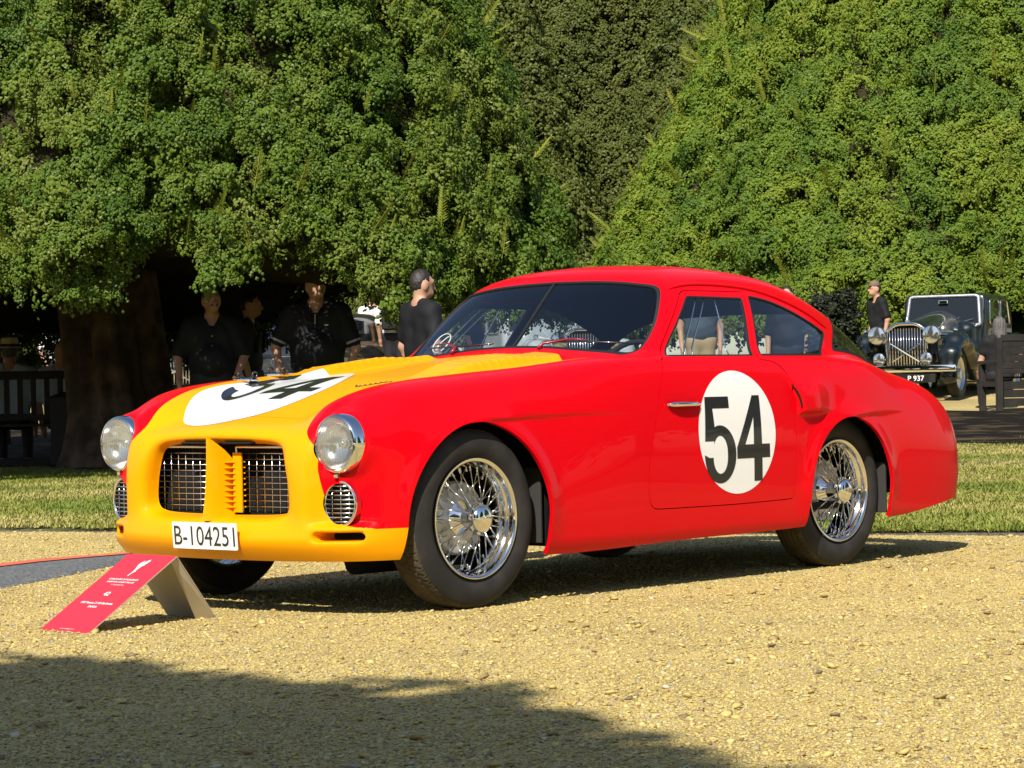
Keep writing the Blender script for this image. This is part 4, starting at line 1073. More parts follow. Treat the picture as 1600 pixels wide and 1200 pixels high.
# middle, farther and duller
dM = 66.0; bM = gpx(925, dM)
rM = lambda z: np.clip(7.0-.18*(z-3), .1, 12)
zM = lambda th: np.full(np.shape(th), .9)
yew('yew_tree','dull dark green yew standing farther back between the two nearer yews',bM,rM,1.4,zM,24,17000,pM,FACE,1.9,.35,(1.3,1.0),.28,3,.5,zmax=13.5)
# stray new shoots standing out of the clipped face of the two nearer yews
def strays(tree_label, rad, z0, z1, a0, a1, n, leafm, size):
    t_ = [o for o in bpy.data.objects if o.get('label') == tree_label][0]; pr = []
    for k in range(3):
        q = MB(); L0 = 1.0; pts = [(.10*math.sin(1.3*t+k)*t, .08*math.sin(2*t)*t, t) for t in np.linspace(0,L0,6)]; q.tube(pts, [.016,.014,.012,.010,.008,.005], 4)
        for t in np.linspace(.12,.98,13):
            for sd_ in (-1,1):
                c = np.array((.10*math.sin(1.3*t+k)*t, .08*math.sin(2*t)*t, t)); dv = np.array((.25*rng.normal(), sd_*1.0, .8)); dv /= np.linalg.norm(dv); ln = .20*(1.15-.7*t); w_ = np.array((.0,-.03*.6,.03))
                q.add([c, c+dv*ln*.5+w_, c+dv*ln, c+dv*ln*.5-w_], [(0,1,2,3)])
        pr.append(bpy.data.objects.new('shoot', q.mesh('shoot', leafm)))
    zz = z0+(z1-z0)*rng.random(n); th = a0+(a1-a0)*rng.random(n); rr = rad(zz)+.02; lean_ = rng.normal(.75,.35,n); spin = rng.random(n)*6.28
    cp, sp, cr0, sr, cy, sy = np.cos(lean_), np.sin(lean_), np.cos(spin), np.sin(spin), np.cos(th), np.sin(th)
    rot = np.stack([np.arctan2(sp*sr,cp), np.arcsin(np.clip(sp*cr0,-1,1)), np.arctan2(sy*cp*cr0+cy*sr, cy*cp*cr0-sy*sr)],1)
    scatter('stray_shoots', np.stack([np.cos(th)*rr,np.sin(th)*rr,zz],1), rot, size*(.6+.8*rng.random(n)), pr, t_)
YS = leaf_mat('new_shoots',[(.16,.20,.02),(.24,.27,.03),(.30,.30,.05)])
strays('bright green clipped yew behind the dark green vintage car', rR, .9, 9.0, FACE-2.0, FACE+2.0, 420, YS, .42)
strays('broad clipped yew with a thick leaning trunk, nearest of the yews, above the men', rL, 1.9, 6.0, FACE-2.0, FACE+2.0, 160, YS, .26)
# more yews farther back, closing the view under the crowns
for k,(px,d,Rb,H,lb) in enumerate(((1240,60,5.6,15,'far yew whose skirt shows above the rear window of the coupe'),(640,52,5.0,13,'far yew behind the distant visitors with backpacks'),(60,47,5.4,14,'far yew behind the wooden bench and the thick trunk'),(1690,58,5.8,15,'far yew beyond the right edge of the drive'),(360,60,5.5,14,'far yew deep in the shade behind the men in black'))):
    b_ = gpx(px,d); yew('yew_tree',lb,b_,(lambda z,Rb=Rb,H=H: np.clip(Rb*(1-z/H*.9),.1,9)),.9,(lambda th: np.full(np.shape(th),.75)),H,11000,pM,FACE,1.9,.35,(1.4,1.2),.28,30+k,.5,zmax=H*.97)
b_ = gp(25.5,11.6); yew('yew_tree','unseen clipped yew added beyond the right edge of the lawn for shade',b_,(lambda z: np.clip(5.6-.30*(z-1.8),.1,9)),1.7,(lambda th: np.full(np.shape(th),1.7)),15,7000,pM,FACE,3.1,.3,(2.0,1.2),.28,40,.5,zmax=15)  # unseen yew, added to throw shade towards the right bench and lawn
# ---- yews behind the photographer: one throws the shadow over the front of the drive, others stand in the reflections
def plain_yew(label, base, rad, zt, n, seed, face, zb=1.6):
    yew('yew_tree', label, base, rad, zb, (lambda th: np.full(np.shape(th), zb)), zt, n, pM2, face, 3.2, .3, (2.6,1.4), .2, seed, .5, group='yews behind the viewpoint', zmax=zt)
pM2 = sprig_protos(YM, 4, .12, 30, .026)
plain_yew('clipped yew behind the viewpoint whose shadow falls across the near gravel', gp(-2.75,-4.82), lambda z: 3.55*np.clip(1-np.clip((z-5.6)/2.4,0,1)**5,.02,1), 8.0, 6000, 11, PHI)
for k,(d,l,R_,H) in enumerate(((-17,4.5,5.5,11),(-15,17,6,12),(1,24,5.5,11),(-22,-9,6,13),(14,27,5.5,12))):
    plain_yew(['dark yew well behind the viewpoint','dark yew behind and right of the viewpoint','dark yew across the drive to the right of the viewpoint','tall yew far behind the viewpoint','yew out of view beyond the right of the lawn'][k], gp(d,l), (lambda z,R_=R_,H=H: np.clip(R_*np.sqrt(np.clip(1-(z/H)**1.6,0,1)),.05,9)), H, 2600, 20+k, math.atan2(-(d-9)*Fh[1]+(-l)*R0[1], -(d-9)*Fh[0]+(-l)*R0[0]))
# ================================================================== PEOPLE
def psmin(a, b, k):
    h = np.clip(k-np.abs(a-b), 0, None)/k; return np.minimum(a,b)-h*h*k*.25
def cap(a, b, r1, r2, sq=1.0):
    a = np.array(a,float); b = np.array(b,float); e = b-a; L2 = e@e+1e-12
    def f(x,y,z):
        px, py, pz = x-a[0], (y-a[1])/sq, z-a[2]; ey = e[1]/sq; l2 = e[0]**2+ey**2+e[2]**2+1e-12
        t = np.clip((px*e[0]+py*ey+pz*e[2])/l2,0,1)
        return np.sqrt((px-t*e[0])**2+(py-t*ey)**2+(pz-t*e[2])**2)-(r1+t*(r2-r1))
    return f
def ellip(c, r, yaw=0.0):
    c = np.array(c,float); r = np.array(r,float); ca, sa = math.cos(yaw), math.sin(yaw)
    def f(x,y,z):
        X, Y = x-c[0], y-c[1]; X, Y = X*ca+Y*sa, -X*sa+Y*ca
        q = np.sqrt((X/r[0])**2+(Y/r[1])**2+((z-c[2])/r[2])**2); return (q-1)*r.min()
    return f
def union(prims, k):
    def F(x,y,z):
        d = None
        for p in prims:
            v = p(x,y,z); d = v if d is None else psmin(d,v,k)
        return d
    return F
def sdf_mesh(F, lo, hi, h):
    V_, Q_, N_, _ = surf_nets(F, lo, hi, h); return V_, Q_, N_
PM_ = {}
def pm(name, col, rough=.75):
    if name not in PM_: PM_[name] = mat(name, col, rough, spec=.25)
    return PM_[name]
SKIN = mat('skin', (.48,.27,.18), .5, spec=.35); SKIN2 = mat('skin_tanned', (.42,.23,.15), .5, spec=.35)
HAIR = {'grey': noisy(mat('grey_hair',(.13,.12,.11),.7),60,(.07,.065,.06)), 'dark': mat('dark_hair',(.02,.015,.012),.6), 'blonde': mat('blonde_hair',(.50,.33,.14),.6), 'bald': None, 'white': mat('white_hair',(.55,.53,.5),.7), 'brown': mat('brown_hair',(.09,.05,.03),.6)}
def person(label, base, heading, H=1.75, fat=0.0, hair='dark', shirt=('black_shirt',(.012,.012,.014)), legs=('dark_trousers',(.02,.02,.025)), sleeve=.85, shorts=False, sit=False,
           arms=None, headyaw=0.0, skin=SKIN, h=.018, hat=None, longhair=False, extras=None, group='visitors around the drive', lean=0.0, hands=True):
    k = H/1.75; zs = -.44 if sit else 0.0
    t_ = empty('person', tuple(base), heading+math.pi/2, label=label, cat='person', group=group)   # body faces local -Y
    S = lambda p: np.array(p,float)*k
    def up(p):     # upper body: lowered when sitting, leaned forward
        x,y,z = p; z2 = z+zs; yy = y-lean*(z-.95); return S((x,yy,z2))
    w_ = 1+.18*fat
    sh = [up((s*.185*w_,0,1.40)) for s in (-1,1)]
    if arms is None: arms = [((.26,.02,1.12),(.25,-.06,.86)),((.26,.02,1.12),(.25,-.06,.86))]
    el = [up((s*arms[i][0][0]*(1+.1*fat),arms[i][0][1],arms[i][0][2])) for i,s in enumerate((-1,1))]
    wr = [up((s*arms[i][1][0],arms[i][1][1],arms[i][1][2])) for i,s in enumerate((-1,1))]
    torso = [cap(up((s*.095*w_,0,1.30)),up((s*.075*w_,.0,.98)),.112*k*(1+.12*fat),.105*k*(1+.25*fat),.82) for s in (-1,1)]
    torso += [cap(up((-.13*w_,.01,1.375)),up((.13*w_,.01,1.375)),.070*k,.070*k), ellip(up((0,-.03-.05*fat,1.08)),S((.14+.035*fat,.10+.05*fat,.15)))]
    torso += [cap(up((s*.045,.018,1.475)),up((s*.165*w_,.010,1.405)),.040*k,.058*k) for s in (-1,1)]
    hip = [up((s*.085,0,.93)) for s in (-1,1)]
    if sit: kn = [hip[i]+S((s*.05,-.43,.0)) for i,s in enumerate((-1,1))]; an = [kn[i]+S((0,.03,-.43)) for i in (0,1)]
    else: kn = [S((s*.10,-.015,.50)) for s in (-1,1)]; an = [S((s*.105,.02,.085)) for s in (-1,1)]
    legp = []
    for i in (0,1): legp += [cap(hip[i],kn[i],.088*k*(1+.1*fat),.060*k), cap(kn[i],an[i],.058*k,.040*k)]
    feet = [cap(an[i]+S((0,.03,-.04)),an[i]+S((.01*(2*i-1),-.16,-.05)),.044*k,.034*k) for i in (0,1)]
    cy, sy_ = math.cos(headyaw), math.sin(headyaw); hc = up((0,-.015,1.625))
    def hd(p): x,y,z = p; return hc+S((x*cy-y*sy_, x*sy_+y*cy, z))
    head = [ellip(hd((0,.005,.015)),S((.077,.096,.108)),headyaw), ellip(hd((0,-.030,-.060)),S((.056,.062,.058)),headyaw), cap(hd((0,-.088,.012)),hd((0,-.115,-.026)),.009*k,.016*k),
            cap(hd((-.036,-.080,.028)),hd((.036,-.080,.028)),.013*k,.013*k), cap(hd((-.02,-.078,-.072)),hd((.02,-.078,-.072)),.013*k,.013*k), ellip(hd((-.079,.01,-.01)),S((.011,.020,.031)),headyaw), ellip(hd((.079,.01,-.01)),S((.011,.020,.031)),headyaw)]
    neck = [cap(up((0,.015,1.40)),up((0,.005,1.56)),.058*k*(1+.15*fat),.054*k)]
    armp, slv = [], []
    for i in (0,1):
        armp += [cap(sh[i],el[i],.052*k*(1+.15*fat),.042*k), cap(el[i],wr[i],.041*k,.028*k)]
        slv.append(cap(sh[i],sh[i]+(el[i]-sh[i])*sleeve if sleeve <= 1 else el[i],.058*k*(1+.15*fat),.056*k))
        if sleeve > 1: slv.append(cap(el[i],el[i]+(wr[i]-el[i])*(sleeve-1),.054*k,.042*k))
        if hands:
            d_ = wr[i]-el[i]; d_ = d_/np.linalg.norm(d_); d_ = d_+np.array((0,-.15,-.25)); d_ /= np.linalg.norm(d_)
            sd = np.array((0,1.,0)); sd = sd-d_*(sd@d_); sd /= np.linalg.norm(sd)+1e-9; nn = np.cross(d_,sd)
            pe = wr[i]+d_*.075*k; armp += [cap(wr[i]+sd*q*.8,pe+sd*q,.018*k,.0155*k) for q in (-.022*k,0,.022*k)]
            for q,ln in zip((-.031,-.011,.010,.030),(.060,.076,.072,.055)):
                kk = pe+sd*q*k+d_*ln*.5*k; armp += [cap(pe+sd*q*.9*k,kk,.0098*k,.009*k), cap(kk,kk+(d_+nn*.35*(1 if i else -1))*ln*.45*k,.009*k,.007*k)]
            th = wr[i]+d_*.025*k-sd*.026*k; armp += [cap(th,th+(d_*.8-sd*.7)*.035*k,.013*k,.011*k), cap(th+(d_*.8-sd*.7)*.035*k,th+(d_*1.3-sd*.75)*.055*k,.0105*k,.008*k)]
    allp = head+neck+torso+armp+legp+feet
    pts = np.array([hc,*sh,*el,*wr,*hip,*kn,*an]); lo = pts.min(0)-np.array((.24,.26,.16))*k; hi = pts.max(0)+np.array((.24,.24,.17))*k; lo[2] = min(lo[2],-.02 if not sit else lo[2])
    V_,Q_,_n = sdf_mesh(union(allp,.028*k), lo, hi, h); link('body', mesh_np('body',V_,Q_,skin,None,True), t_)
    # clothes
    hem = up((0,0,.90))[2]
    ft = union(torso+slv,.05*k)
    nk_ = up((0,.012,1.445))
    fold = lambda x,y,z: .0035*np.sin(z*38+x*21)*np.sin(x*33-z*12+y*17)
    def F_shirt(x,y,z): return smx(smx(ft(x,y,z)-.013*k+fold(x,y,z), hem-z, .01), -np.maximum(np.hypot(x-nk_[0],y-nk_[1])-.071*k, nk_[2]-.012*k-z+.5*(y-nk_[1])), .012)
    V_,Q_,_n = sdf_mesh(F_shirt, np.minimum(lo,pts.min(0)-.2), hi, max(h,.014)); link('shirt', mesh_np('shirt',V_,Q_,pm(*shirt),None,True), t_)
    fl_ = union(legp+[cap(hip[0],hip[1],.10*k,.10*k,.95)],.05*k)
    wz = up((0,0,.985))[2]
    if shorts: F_leg = lambda x,y,z: smx(fl_(x,y,z)-.022*k, np.maximum(z-wz, (kn[0][2]+.02*k)-z if not sit else -1+0*z), .01)
    else: F_leg = lambda x,y,z: smx(fl_(x,y,z)-.016*k, np.maximum(z-wz, .06*k-z), .01)
    V_,Q_,_n = sdf_mesh(F_leg, lo, hi, max(h,.016)); link('shorts' if shorts else 'trousers', mesh_np('trousers',V_,Q_,pm(*legs),None,True), t_)
    F_sh = union([cap(an[i]+S((0,.03,-.045)),an[i]+S((.01*(2*i-1),-.17,-.05)),.052*k,.042*k) for i in (0,1)],.01)
    V_,Q_,_n = sdf_mesh(lambda x,y,z: np.maximum(F_sh(x,y,z), (an[0][2]-.085*k)-z), lo-.05, np.array((hi[0],hi[1],an[0][2]+.1)), max(h,.014)); link('shoes', mesh_np('shoes',V_,Q_,pm('dark_shoes',(.02,.016,.014)),None,True), t_)
    if hair != 'bald' and HAIR[hair]:
        he = ellip(hd((0,.010,.022)),S((.084,.101,.113)),headyaw); extra = [he]
        if longhair: extra += [cap(hd((0,.045,.02)),hd((0,.085,-.22)),.085*k,.075*k,.75), cap(hd((-.06,.02,0)),hd((-.07,.03,-.18)),.04*k,.035*k), cap(hd((.06,.02,0)),hd((.07,.03,-.18)),.04*k,.035*k)]
        fh_ = union(extra,.03)
        def F_h(x,y,z):
            X, Y, Z = x-hc[0], y-hc[1], z-hc[2]; Yl = -X*sy_+Y*cy
            return smx(fh_(x,y,z)+(.0045*np.sin((X*cy+Y*sy_)*150+Z*14) if longhair else .0045*np.sin(X*130+Z*40)*np.sin(Y*120)*np.sin(Z*140+X*30)), -(Yl*.9+(Z)*.55+(.030*k if longhair else .014*k+.010*np.sin(X*60)*np.sin(Z*55))), .012)
        V_,Q_,_n = sdf_mesh(F_h, hc-np.array((.16,.2,.36 if longhair else .16))*k, hc+.19*k, min(h,.012)); link('hair', mesh_np('hair',V_,Q_,HAIR[hair],None,True), t_)
    ey = MB()
    for s in (-1,1): 
        e_ = MB(); e_.lathe([(0,-.006),(.008,-.003),(.011,.002),(0,.006)],10,'y',tuple(hd((s*.031,-.083,.008)))); e_.build('eye', pm('dark_eye',(.015,.012,.01),.3), t_, smooth=True)
    mo = MB(); mo.tube([hd((-.022,-.090,-.058)),hd((0,-.096,-.056)),hd((.022,-.090,-.058))], .0045*k, 6); mo.build('mouth', pm('lips',(.22,.08,.06)), t_, smooth=True)
    if hat:
        ht = MB(); c = hd((0,.0,.055))
        if hat == 'straw':
            ht.lathe([(.165*k,0.0),(.16*k,-.008*k),(.095*k,.006*k),(.092*k,.085*k),(.075*k,.105*k),(.03*k,.095*k),(0.001,.09*k)], 28, 'z', tuple(c)); ho = ht.build('hat', pm('straw',(.80,.73,.56)), t_, smooth=True)
            hb_ = MB(); hb_.lathe([(.097*k,.008*k),(.0965*k,.035*k),(.0945*k,.036*k)],28,'z',tuple(c)); hb_.build('hat_band', pm('dark_band',(.03,.025,.02)), ho)
        else:
            ht.lathe([(.090*k,0),(.089*k,.04*k),(.07*k,.075*k),(.03*k,.088*k),(0.001,.09*k)], 24, 'z', tuple(c))
            pk = [hd((.07*math.cos(a),-.085-.085*math.sin(a),.058-.02*math.sin(a))) for a in np.linspace(0,math.pi,10)]
            ht.add([hd((0,-.06,.062))]+pk, [(0,i,i+1) for i in range(1,10)]); ht.build('cap', pm(*hat), t_, smooth=True)
    if extras: extras(t_, hd, up, S, k, sh, el, wr)
    return t_
TOCAM = FACE
def facing(px, turn=0.0): return FACE+turn      # heading towards the camera, turned anticlockwise seen from above
blk = ('black_shirt',(.010,.010,.012))
def ex_polo(t_, hd, up, S, k, sh, el, wr):
    c = MB()
    for s in (-1,1): c.tube([up((s*.012,-.095,1.37)),up((s*.055,-.06,1.435)),up((s*.06,.03,1.455))], .010*k, 6)
    c.build('collar', PM_['black_shirt'], t_, smooth=True)
    q = MB(); q.tube([up((.0,-.112,1.30)),up((0,-.095,1.385))], .006*k, 6); q.build('placket', pm('grey_trim',(.35,.35,.36)), t_)
    for i in (0,1):
        cf = MB(); a = sh[i]+(el[i]-sh[i])*.80; b = sh[i]+(el[i]-sh[i])*.86; cf.tube([a,b], .0745*k, 16); cf.build('cuff', pm('grey_trim',(.35,.35,.36)), t_, smooth=True)
    l = MB(); l.box(up((.10,-.128,1.29)),(.035,.004,.010)); l.build('chest_mark', pm('pale_mark',(.7,.7,.7)), t_)
def ex_shirt(t_, hd, up, S, k, sh, el, wr):
    c = MB()
    for s in (-1,1): c.tube([up((s*.02,-.10,1.36)),up((s*.06,-.055,1.44)),up((s*.06,.03,1.455))], .013*k, 6)
    c.build('collar', PM_['black_shirt'], t_, smooth=True)
    m_ = MB(); m_.tube([hd((-.032,-.095,-.043)),hd((0,-.105,-.038)),hd((.032,-.095,-.043))], .0085*k, 6); m_.build('moustache', HAIR['grey'], t_, smooth=True)
    for i in range(4):
        b = MB(); b.lathe([(.006,0),(.004,-.003),(0,-.004)],8,'y',tuple(up((0,-.128-.02*(i>1),1.30-.09*i)))); b.build('button', pm('pale_mark',(.7,.7,.7)), t_)
    wt = MB(); d_ = wr[1]-el[1]; d_ /= np.linalg.norm(d_); wt.tube([wr[1]-d_*.03,wr[1]-d_*.005], .036*k, 14); wt.build('wristwatch', M['steel'], t_, smooth=True)
def ex_pack(t_, hd, up, S, k, sh, el, wr):
    b = MB(); b.box(up((0,.18,1.24)),(.30*k,.17*k,.44*k), bev=.06); b.box(up((0,.275,1.14)),(.24*k,.06*k,.20*k), bev=.025)
    for s in (-1,1): b.tube([up((s*.11,.10,1.42)),up((s*.12,-.0,1.47)),up((s*.12,-.125,1.36)),up((s*.14,-.10,1.15))], .018*k, 6)
    b.build('backpack', pm('black_nylon',(.018,.018,.02)), t_, angle=50)
lean_arms = [((.30,-.02,1.13),(.30,-.22,.90)),((.28,-.02,1.13),(.21,-.24,.90))]
person('grey haired man with a moustache in a black shirt, just right of the thick trunk', gpx(333,23.7), facing(333,.10), 1.74, .5, 'grey', blk, arms=lean_arms, skin=SKIN2, h=.0105, extras=ex_shirt, lean=.06, headyaw=.30, sleeve=.9)
person('heavy man in a black polo shirt with grey trimmed sleeves, looking aside under the yew', gpx(497,23.6), facing(497,-.05), 1.86, 1.0, 'dark', blk, arms=[((.32,-.02,1.12),(.30,-.20,.87)),((.30,.0,1.10),(.27,-.10,.86))], skin=SKIN2, h=.0105, extras=ex_polo, lean=.04, headyaw=.45, sleeve=.82)
person('young man with a backpack in profile, between the two men in black', gpx(392,26.0), facing(392,1.45), 1.74, -.2, 'dark', ('charcoal_top',(.025,.027,.03)), h=.016, extras=ex_pack)
person('man in a black T-shirt seen from behind, beside the windscreen of the coupe', gpx(660,22.2), facing(657,2.15), 1.80, .0, 'dark', blk, h=.014, sleeve=.7, headyaw=-.1)
white = ('white_shirt',(.70,.70,.70)); bluep = ('pale_blue_shirt',(.46,.60,.78)); navy = ('navy_top',(.02,.03,.07))
person('distant visitor carrying a black backpack over a white shirt', gpx(618,41), facing(618,2.9), 1.76, 0, 'dark', white, h=.022, extras=ex_pack)
person('distant visitor in a pale blue shirt beside the one with the backpack', gpx(643,43), facing(643,2.5), 1.72, 0, 'brown', bluep, h=.022)
person('distant visitor in a white top and coral red shorts', gpx(584,42), facing(584,-2.7), 1.66, 0, 'brown', white, legs=('coral_shorts',(.70,.11,.09)), shorts=True, h=.022)
person('blonde woman in a navy top seen through the windscreen of the coupe', gpx(741,36), facing(741,1.3), 1.66, .3, 'blonde', navy, h=.015, longhair=True, legs=('beige_trousers',(.35,.27,.17)))
person('visitor in a white shirt far off, seen through the windscreen', gpx(778,44), facing(778,.4), 1.74, .1, 'brown', white, h=.022, legs=('beige_trousers',(.35,.27,.17)))
person('man in a slate vest and khaki shorts, seen through the door window', gpx(1096,35), facing(1096,.0), 1.80, .2, 'dark', ('slate_shirt',(.05,.065,.085)), legs=('khaki_shorts',(.36,.27,.15)), shorts=True, sleeve=.45, h=.015)
person('man in dark clothes seen through the rear quarter window', gpx(1232,33), facing(1232,-.3), 1.70, .1, 'dark', ('black_shirt',(.010,.010,.012)), h=.018)
person('man in a black T-shirt and cap stooping beside the vintage car', gpx(1376,40.3), facing(1378,-1.2), 1.66, .1, 'dark', blk, h=.016, hat=('beige_cap',(.16,.12,.08)), lean=.10, sleeve=.8)
person('woman in a black T-shirt standing behind the wooden bench with the seated men', gpx(4,30.5), facing(4,-1.2), 1.64, .3, 'blonde', blk, h=.018, sleeve=.8)
person('visitor in a white cap and white top behind the bald man', gpx(84,33.5), facing(84,1.2), 1.62, 0, 'brown', white, h=.018, hat=('white_cap',(.75,.75,.74)))
# seated
def on_bench(px, d, back=.0): P = gpx(px,d); return P
person('seated man in a straw hat, seen from behind on the slatted bench', gpx(16,27.35), FACE+math.pi+.1, 1.76, .3, 'grey', bluep, sit=True, h=.016, hat='straw', group='people sitting on benches')
person('seated bald man turning his head, on the slatted bench beside the trunk', gpx(97,27.3), FACE+math.pi-.2, 1.74, .2, 'bald', bluep, sit=True, h=.014, headyaw=.8, group='people sitting on benches')
person('woman with long grey hair sitting on the dark bench in front of the vintage car', gpx(1563,34.4), FACE+math.pi+.15, 1.64, .2, 'grey', ('black_dress',(.012,.012,.013)), sit=True, h=.014, longhair=True, sleeve=.5, arms=[((.32,-.02,1.15),(.34,-.20,1.0)),((.26,-.05,1.12),(.22,-.25,.98))], group='people sitting on benches')
# ================================================================== BENCHES, SIGN, CABLE RAMP
OAK = noisy(mat('shade_darkened_oak',(.010,.008,.007),.8), 8, (.020,.016,.013), .4, .65, bump=.3, bscale=40)  # oak coloured near black to stand in for shade missing on the right bench
def bench(label, base, heading, W=1.8, slats=13, solid=False, hs=1.0):
    """sitter faces `heading`; local -Y is the front"""
    t_ = empty('park_bench', tuple(base), heading+math.pi/2, label=label, cat='bench', group='wooden park benches')
    for s in (-1,1):
        lg = MB(); lg.box((s*W/2,.26,.48*hs),(.075,.085,.96*hs), bev=.008); lg.build('leg', OAK, t_)
        lg = MB(); lg.box((s*W/2,-.26,.31),(.075,.075,.62), bev=.008); lg.build('leg', OAK, t_)
        ar = MB(); ar.box((s*W/2,-.03,.645),(.095,.60,.04), bev=.01); ar.build('armrest', OAK, t_)
        sr = MB(); sr.box((s*W/2,0,.36),(.05,.46,.07)); sr.build('side_rail', OAK, t_)
    for k in range(5):
        sb = MB(); sb.box((0,-.24+.105*k,.44),(W-.08,.09,.025), bev=.005); sb.build('seat_slat', OAK, t_)
    for z,hh in ((.955*hs,.085),(.52,.06)):
        r_ = MB(); r_.box((0,.262,z),(W-.08,.05,hh), bev=.008); r_.build('back_rail', OAK, t_)
    if solid:
        for k in range(4):
            r_ = MB(); r_.box((0,.262,.60+.093*k),(W-.08,.03,.088), bev=.004); r_.build('back_board', OAK, t_)
        for k in range(3):
            r_ = MB(); r_.box((0,.20,.12+.11*k),(W-.08,.025,.10), bev=.004); r_.build('lower_board', OAK, t_)
    else:
        sm_ = MB(); sm_.box((0,.262,.735),(.055,.024,.37), bev=.004); me = sm_.mesh('back_slat', OAK)
        for k in range(slats):
            o = link('back_slat', me, t_); o.location = (-(W-.2)/2+(W-.2)*k/(slats-1),0,0)
    return t_
bench('dark wooden bench with slatted back, seen from behind beside the thick trunk', gpx(18,26.8), FACE+math.pi+.0, 1.85)
bench('dark bench with a boarded back in front of the vintage car, seen from behind', gpx(1622,34.0), FACE+math.pi+.25, 1.35, solid=True)
bn = MB(); bn.box((0,0,.36),(.30,.26,.72), bev=.01); bx_ = empty('litter_bin', tuple(gpx(106,26.3)), FACE-.3, label='dark wooden litter bin with a sloping lid at the end of the slatted bench', cat='litter bin'); bn.build('bin_body', OAK, bx_)
lid = MB(); lid.box((0,0,.745),(.35,.31,.03), rot=Matrix.Rotation(R(9),3,'Y'), bev=.006); lid.build('lid', OAK, bx_)
# the A-frame information board ------------------------------------------------------------
def gz(px, py):     # point of level ground seen at a photo pixel
    d = Fw+Rv*(px-800)/FOC-Uv*(py-600)/FOC; return CAM+d*(-CAM[2]/d[2])
BR_ = mat('sign_red',(.62,.022,.035),.35,coat=.4); CARD = noisy(mat('corrugated_card',(.50,.45,.36),.6), 6, (.44,.39,.31), .4, .6)
fl0, fr0, bk0 = gz(62,984), gz(138,990), gz(339,966)
u_ = (fr0-fl0); wS = np.linalg.norm(u_); u_ /= wS
v_ = bk0-fr0; v_ -= u_*(v_@u_); lB = np.linalg.norm(v_); v_ /= lB
def ridge_fit():
    best = None
    for t in np.linspace(.2,.9,71):
        for z in np.linspace(.08,.40,65):
            P = fr0+v_*lB*t+np.array((0,0,z)); q = P-CAM; px = 800+FOC*(q@Rv)/(q@Fw); py = 600-FOC*(q@Uv)/(q@Fw)
            e = (px-276)**2+(py-868)**2
            if best is None or e < best[0]: best = (e,t,z)
    return best
_, tR, zRg = ridge_fit()
ri_r = fr0+v_*lB*tR+np.array((0,0,zRg)); ri_l = ri_r-u_*wS
sign = empty('information_board', tuple(fl0), label='red folded information board standing on the gravel in front of the coupe', cat='sign')
inv = lambda P: np.array(P)-fl0
def slab(name, a, b, c, d, th, m1, m2, parent):
    a,b,c,d = map(inv,(a,b,c,d)); n_ = np.cross(b-a,d-a); n_ /= np.linalg.norm(n_)
    q = MB(); q.add([a,b,c,d],[(0,1,2,3)]); q.cur = 1; q.add([a-n_*th,b-n_*th,c-n_*th,d-n_*th],[(3,2,1,0)])
    V4 = [a,b,c,d]
    for i in range(4):
        p,r = V4[i],V4[(i+1)%4]; q.add([p,r,r-n_*th,p-n_*th],[(3,2,1,0)])
    return q.build(name,[m1,m2],parent), n_
fp, nF_ = slab('front_panel', fl0, fr0, ri_r, ri_l, .004, BR_, CARD, sign)
bl0 = bk0-u_*wS
bp_, _n = slab('back_panel', ri_r, bk0, bl0, ri_l, .004, CARD, CARD, sign)
fold = ri_r+(bk0-ri_r)*1.0-u_*.035-v_*.02
gs_, _n = slab('side_fold', ri_r-u_*.004, bk0-u_*.004, bk0-u_*.05-v_*.055, ri_r-u_*.02-v_*.012+np.array((0,0,-.02)), .003, CARD, CARD, sign)
WH = mat('sign_white_print',(.80,.79,.77),.5)
upv = ri_l-fl0; hS = np.linalg.norm(upv); upv /= hS; on = lambda a,b: inv(fl0)+u_*a*wS+upv*b*hS+nF_*.0012
def sgn_text(t, a, b, size, sx=1.0, shear=0.0, bold=.0):
    text3('lettering', t, on(a,b), u_, upv, size, WH, fp, sx, 'CENTER', bold, shear)
sgn_text('CONCOURS OF ELEGANCE', .5,.66,.0125,1.0,bold=.0002); sgn_text('HAMPTON COURT PALACE', .5,.625,.0115,1.0,bold=.0002); sgn_text('5-7 SEPTEMBER 2025', .5,.592,.0075)
sgn_text('42', .5,.46,.030,1.0,bold=.0006); sgn_text('1952 Pegaso Z-102 Berlinetta', .5,.352,.0150,.95,.2,.0003); sgn_text('ENASA', .5,.305,.0150,1,.2,.0003); sgn_text('Shown by the owner', .5,.225,.0095,1,.2) if False else None
sgn_text('concoursofelegance.co.uk', .5,.03,.0075)
hz = [[(-.30,-.95),(-.12,-.55),(-.22,-.10),(-.42,.15),(-.50,.40),(-.36,.60),(-.22,.66),(-.16,.86),(-.06,.68),(.02,.52),(.30,.78),(.75,.98),(.66,.76),(.92,.80),(.66,.58),(.80,.54),(.50,.38),(.62,.30),(.34,.18),(.26,-.02),(.16,-.30),(.34,-.46),(.12,-.50),(-.02,-.72),(-.14,-.98)]]
V2,F2 = fill2d([[(a*.030,b*.052) for a,b in hz[0]]],.05)
link('winged_emblem', mesh_np('winged_emblem', [inv(fl0)+u_*(.52*wS+a)+upv*(.825*hS+b)+nF_*.0012 for a,b in V2], F2, WH, None, False), fp)
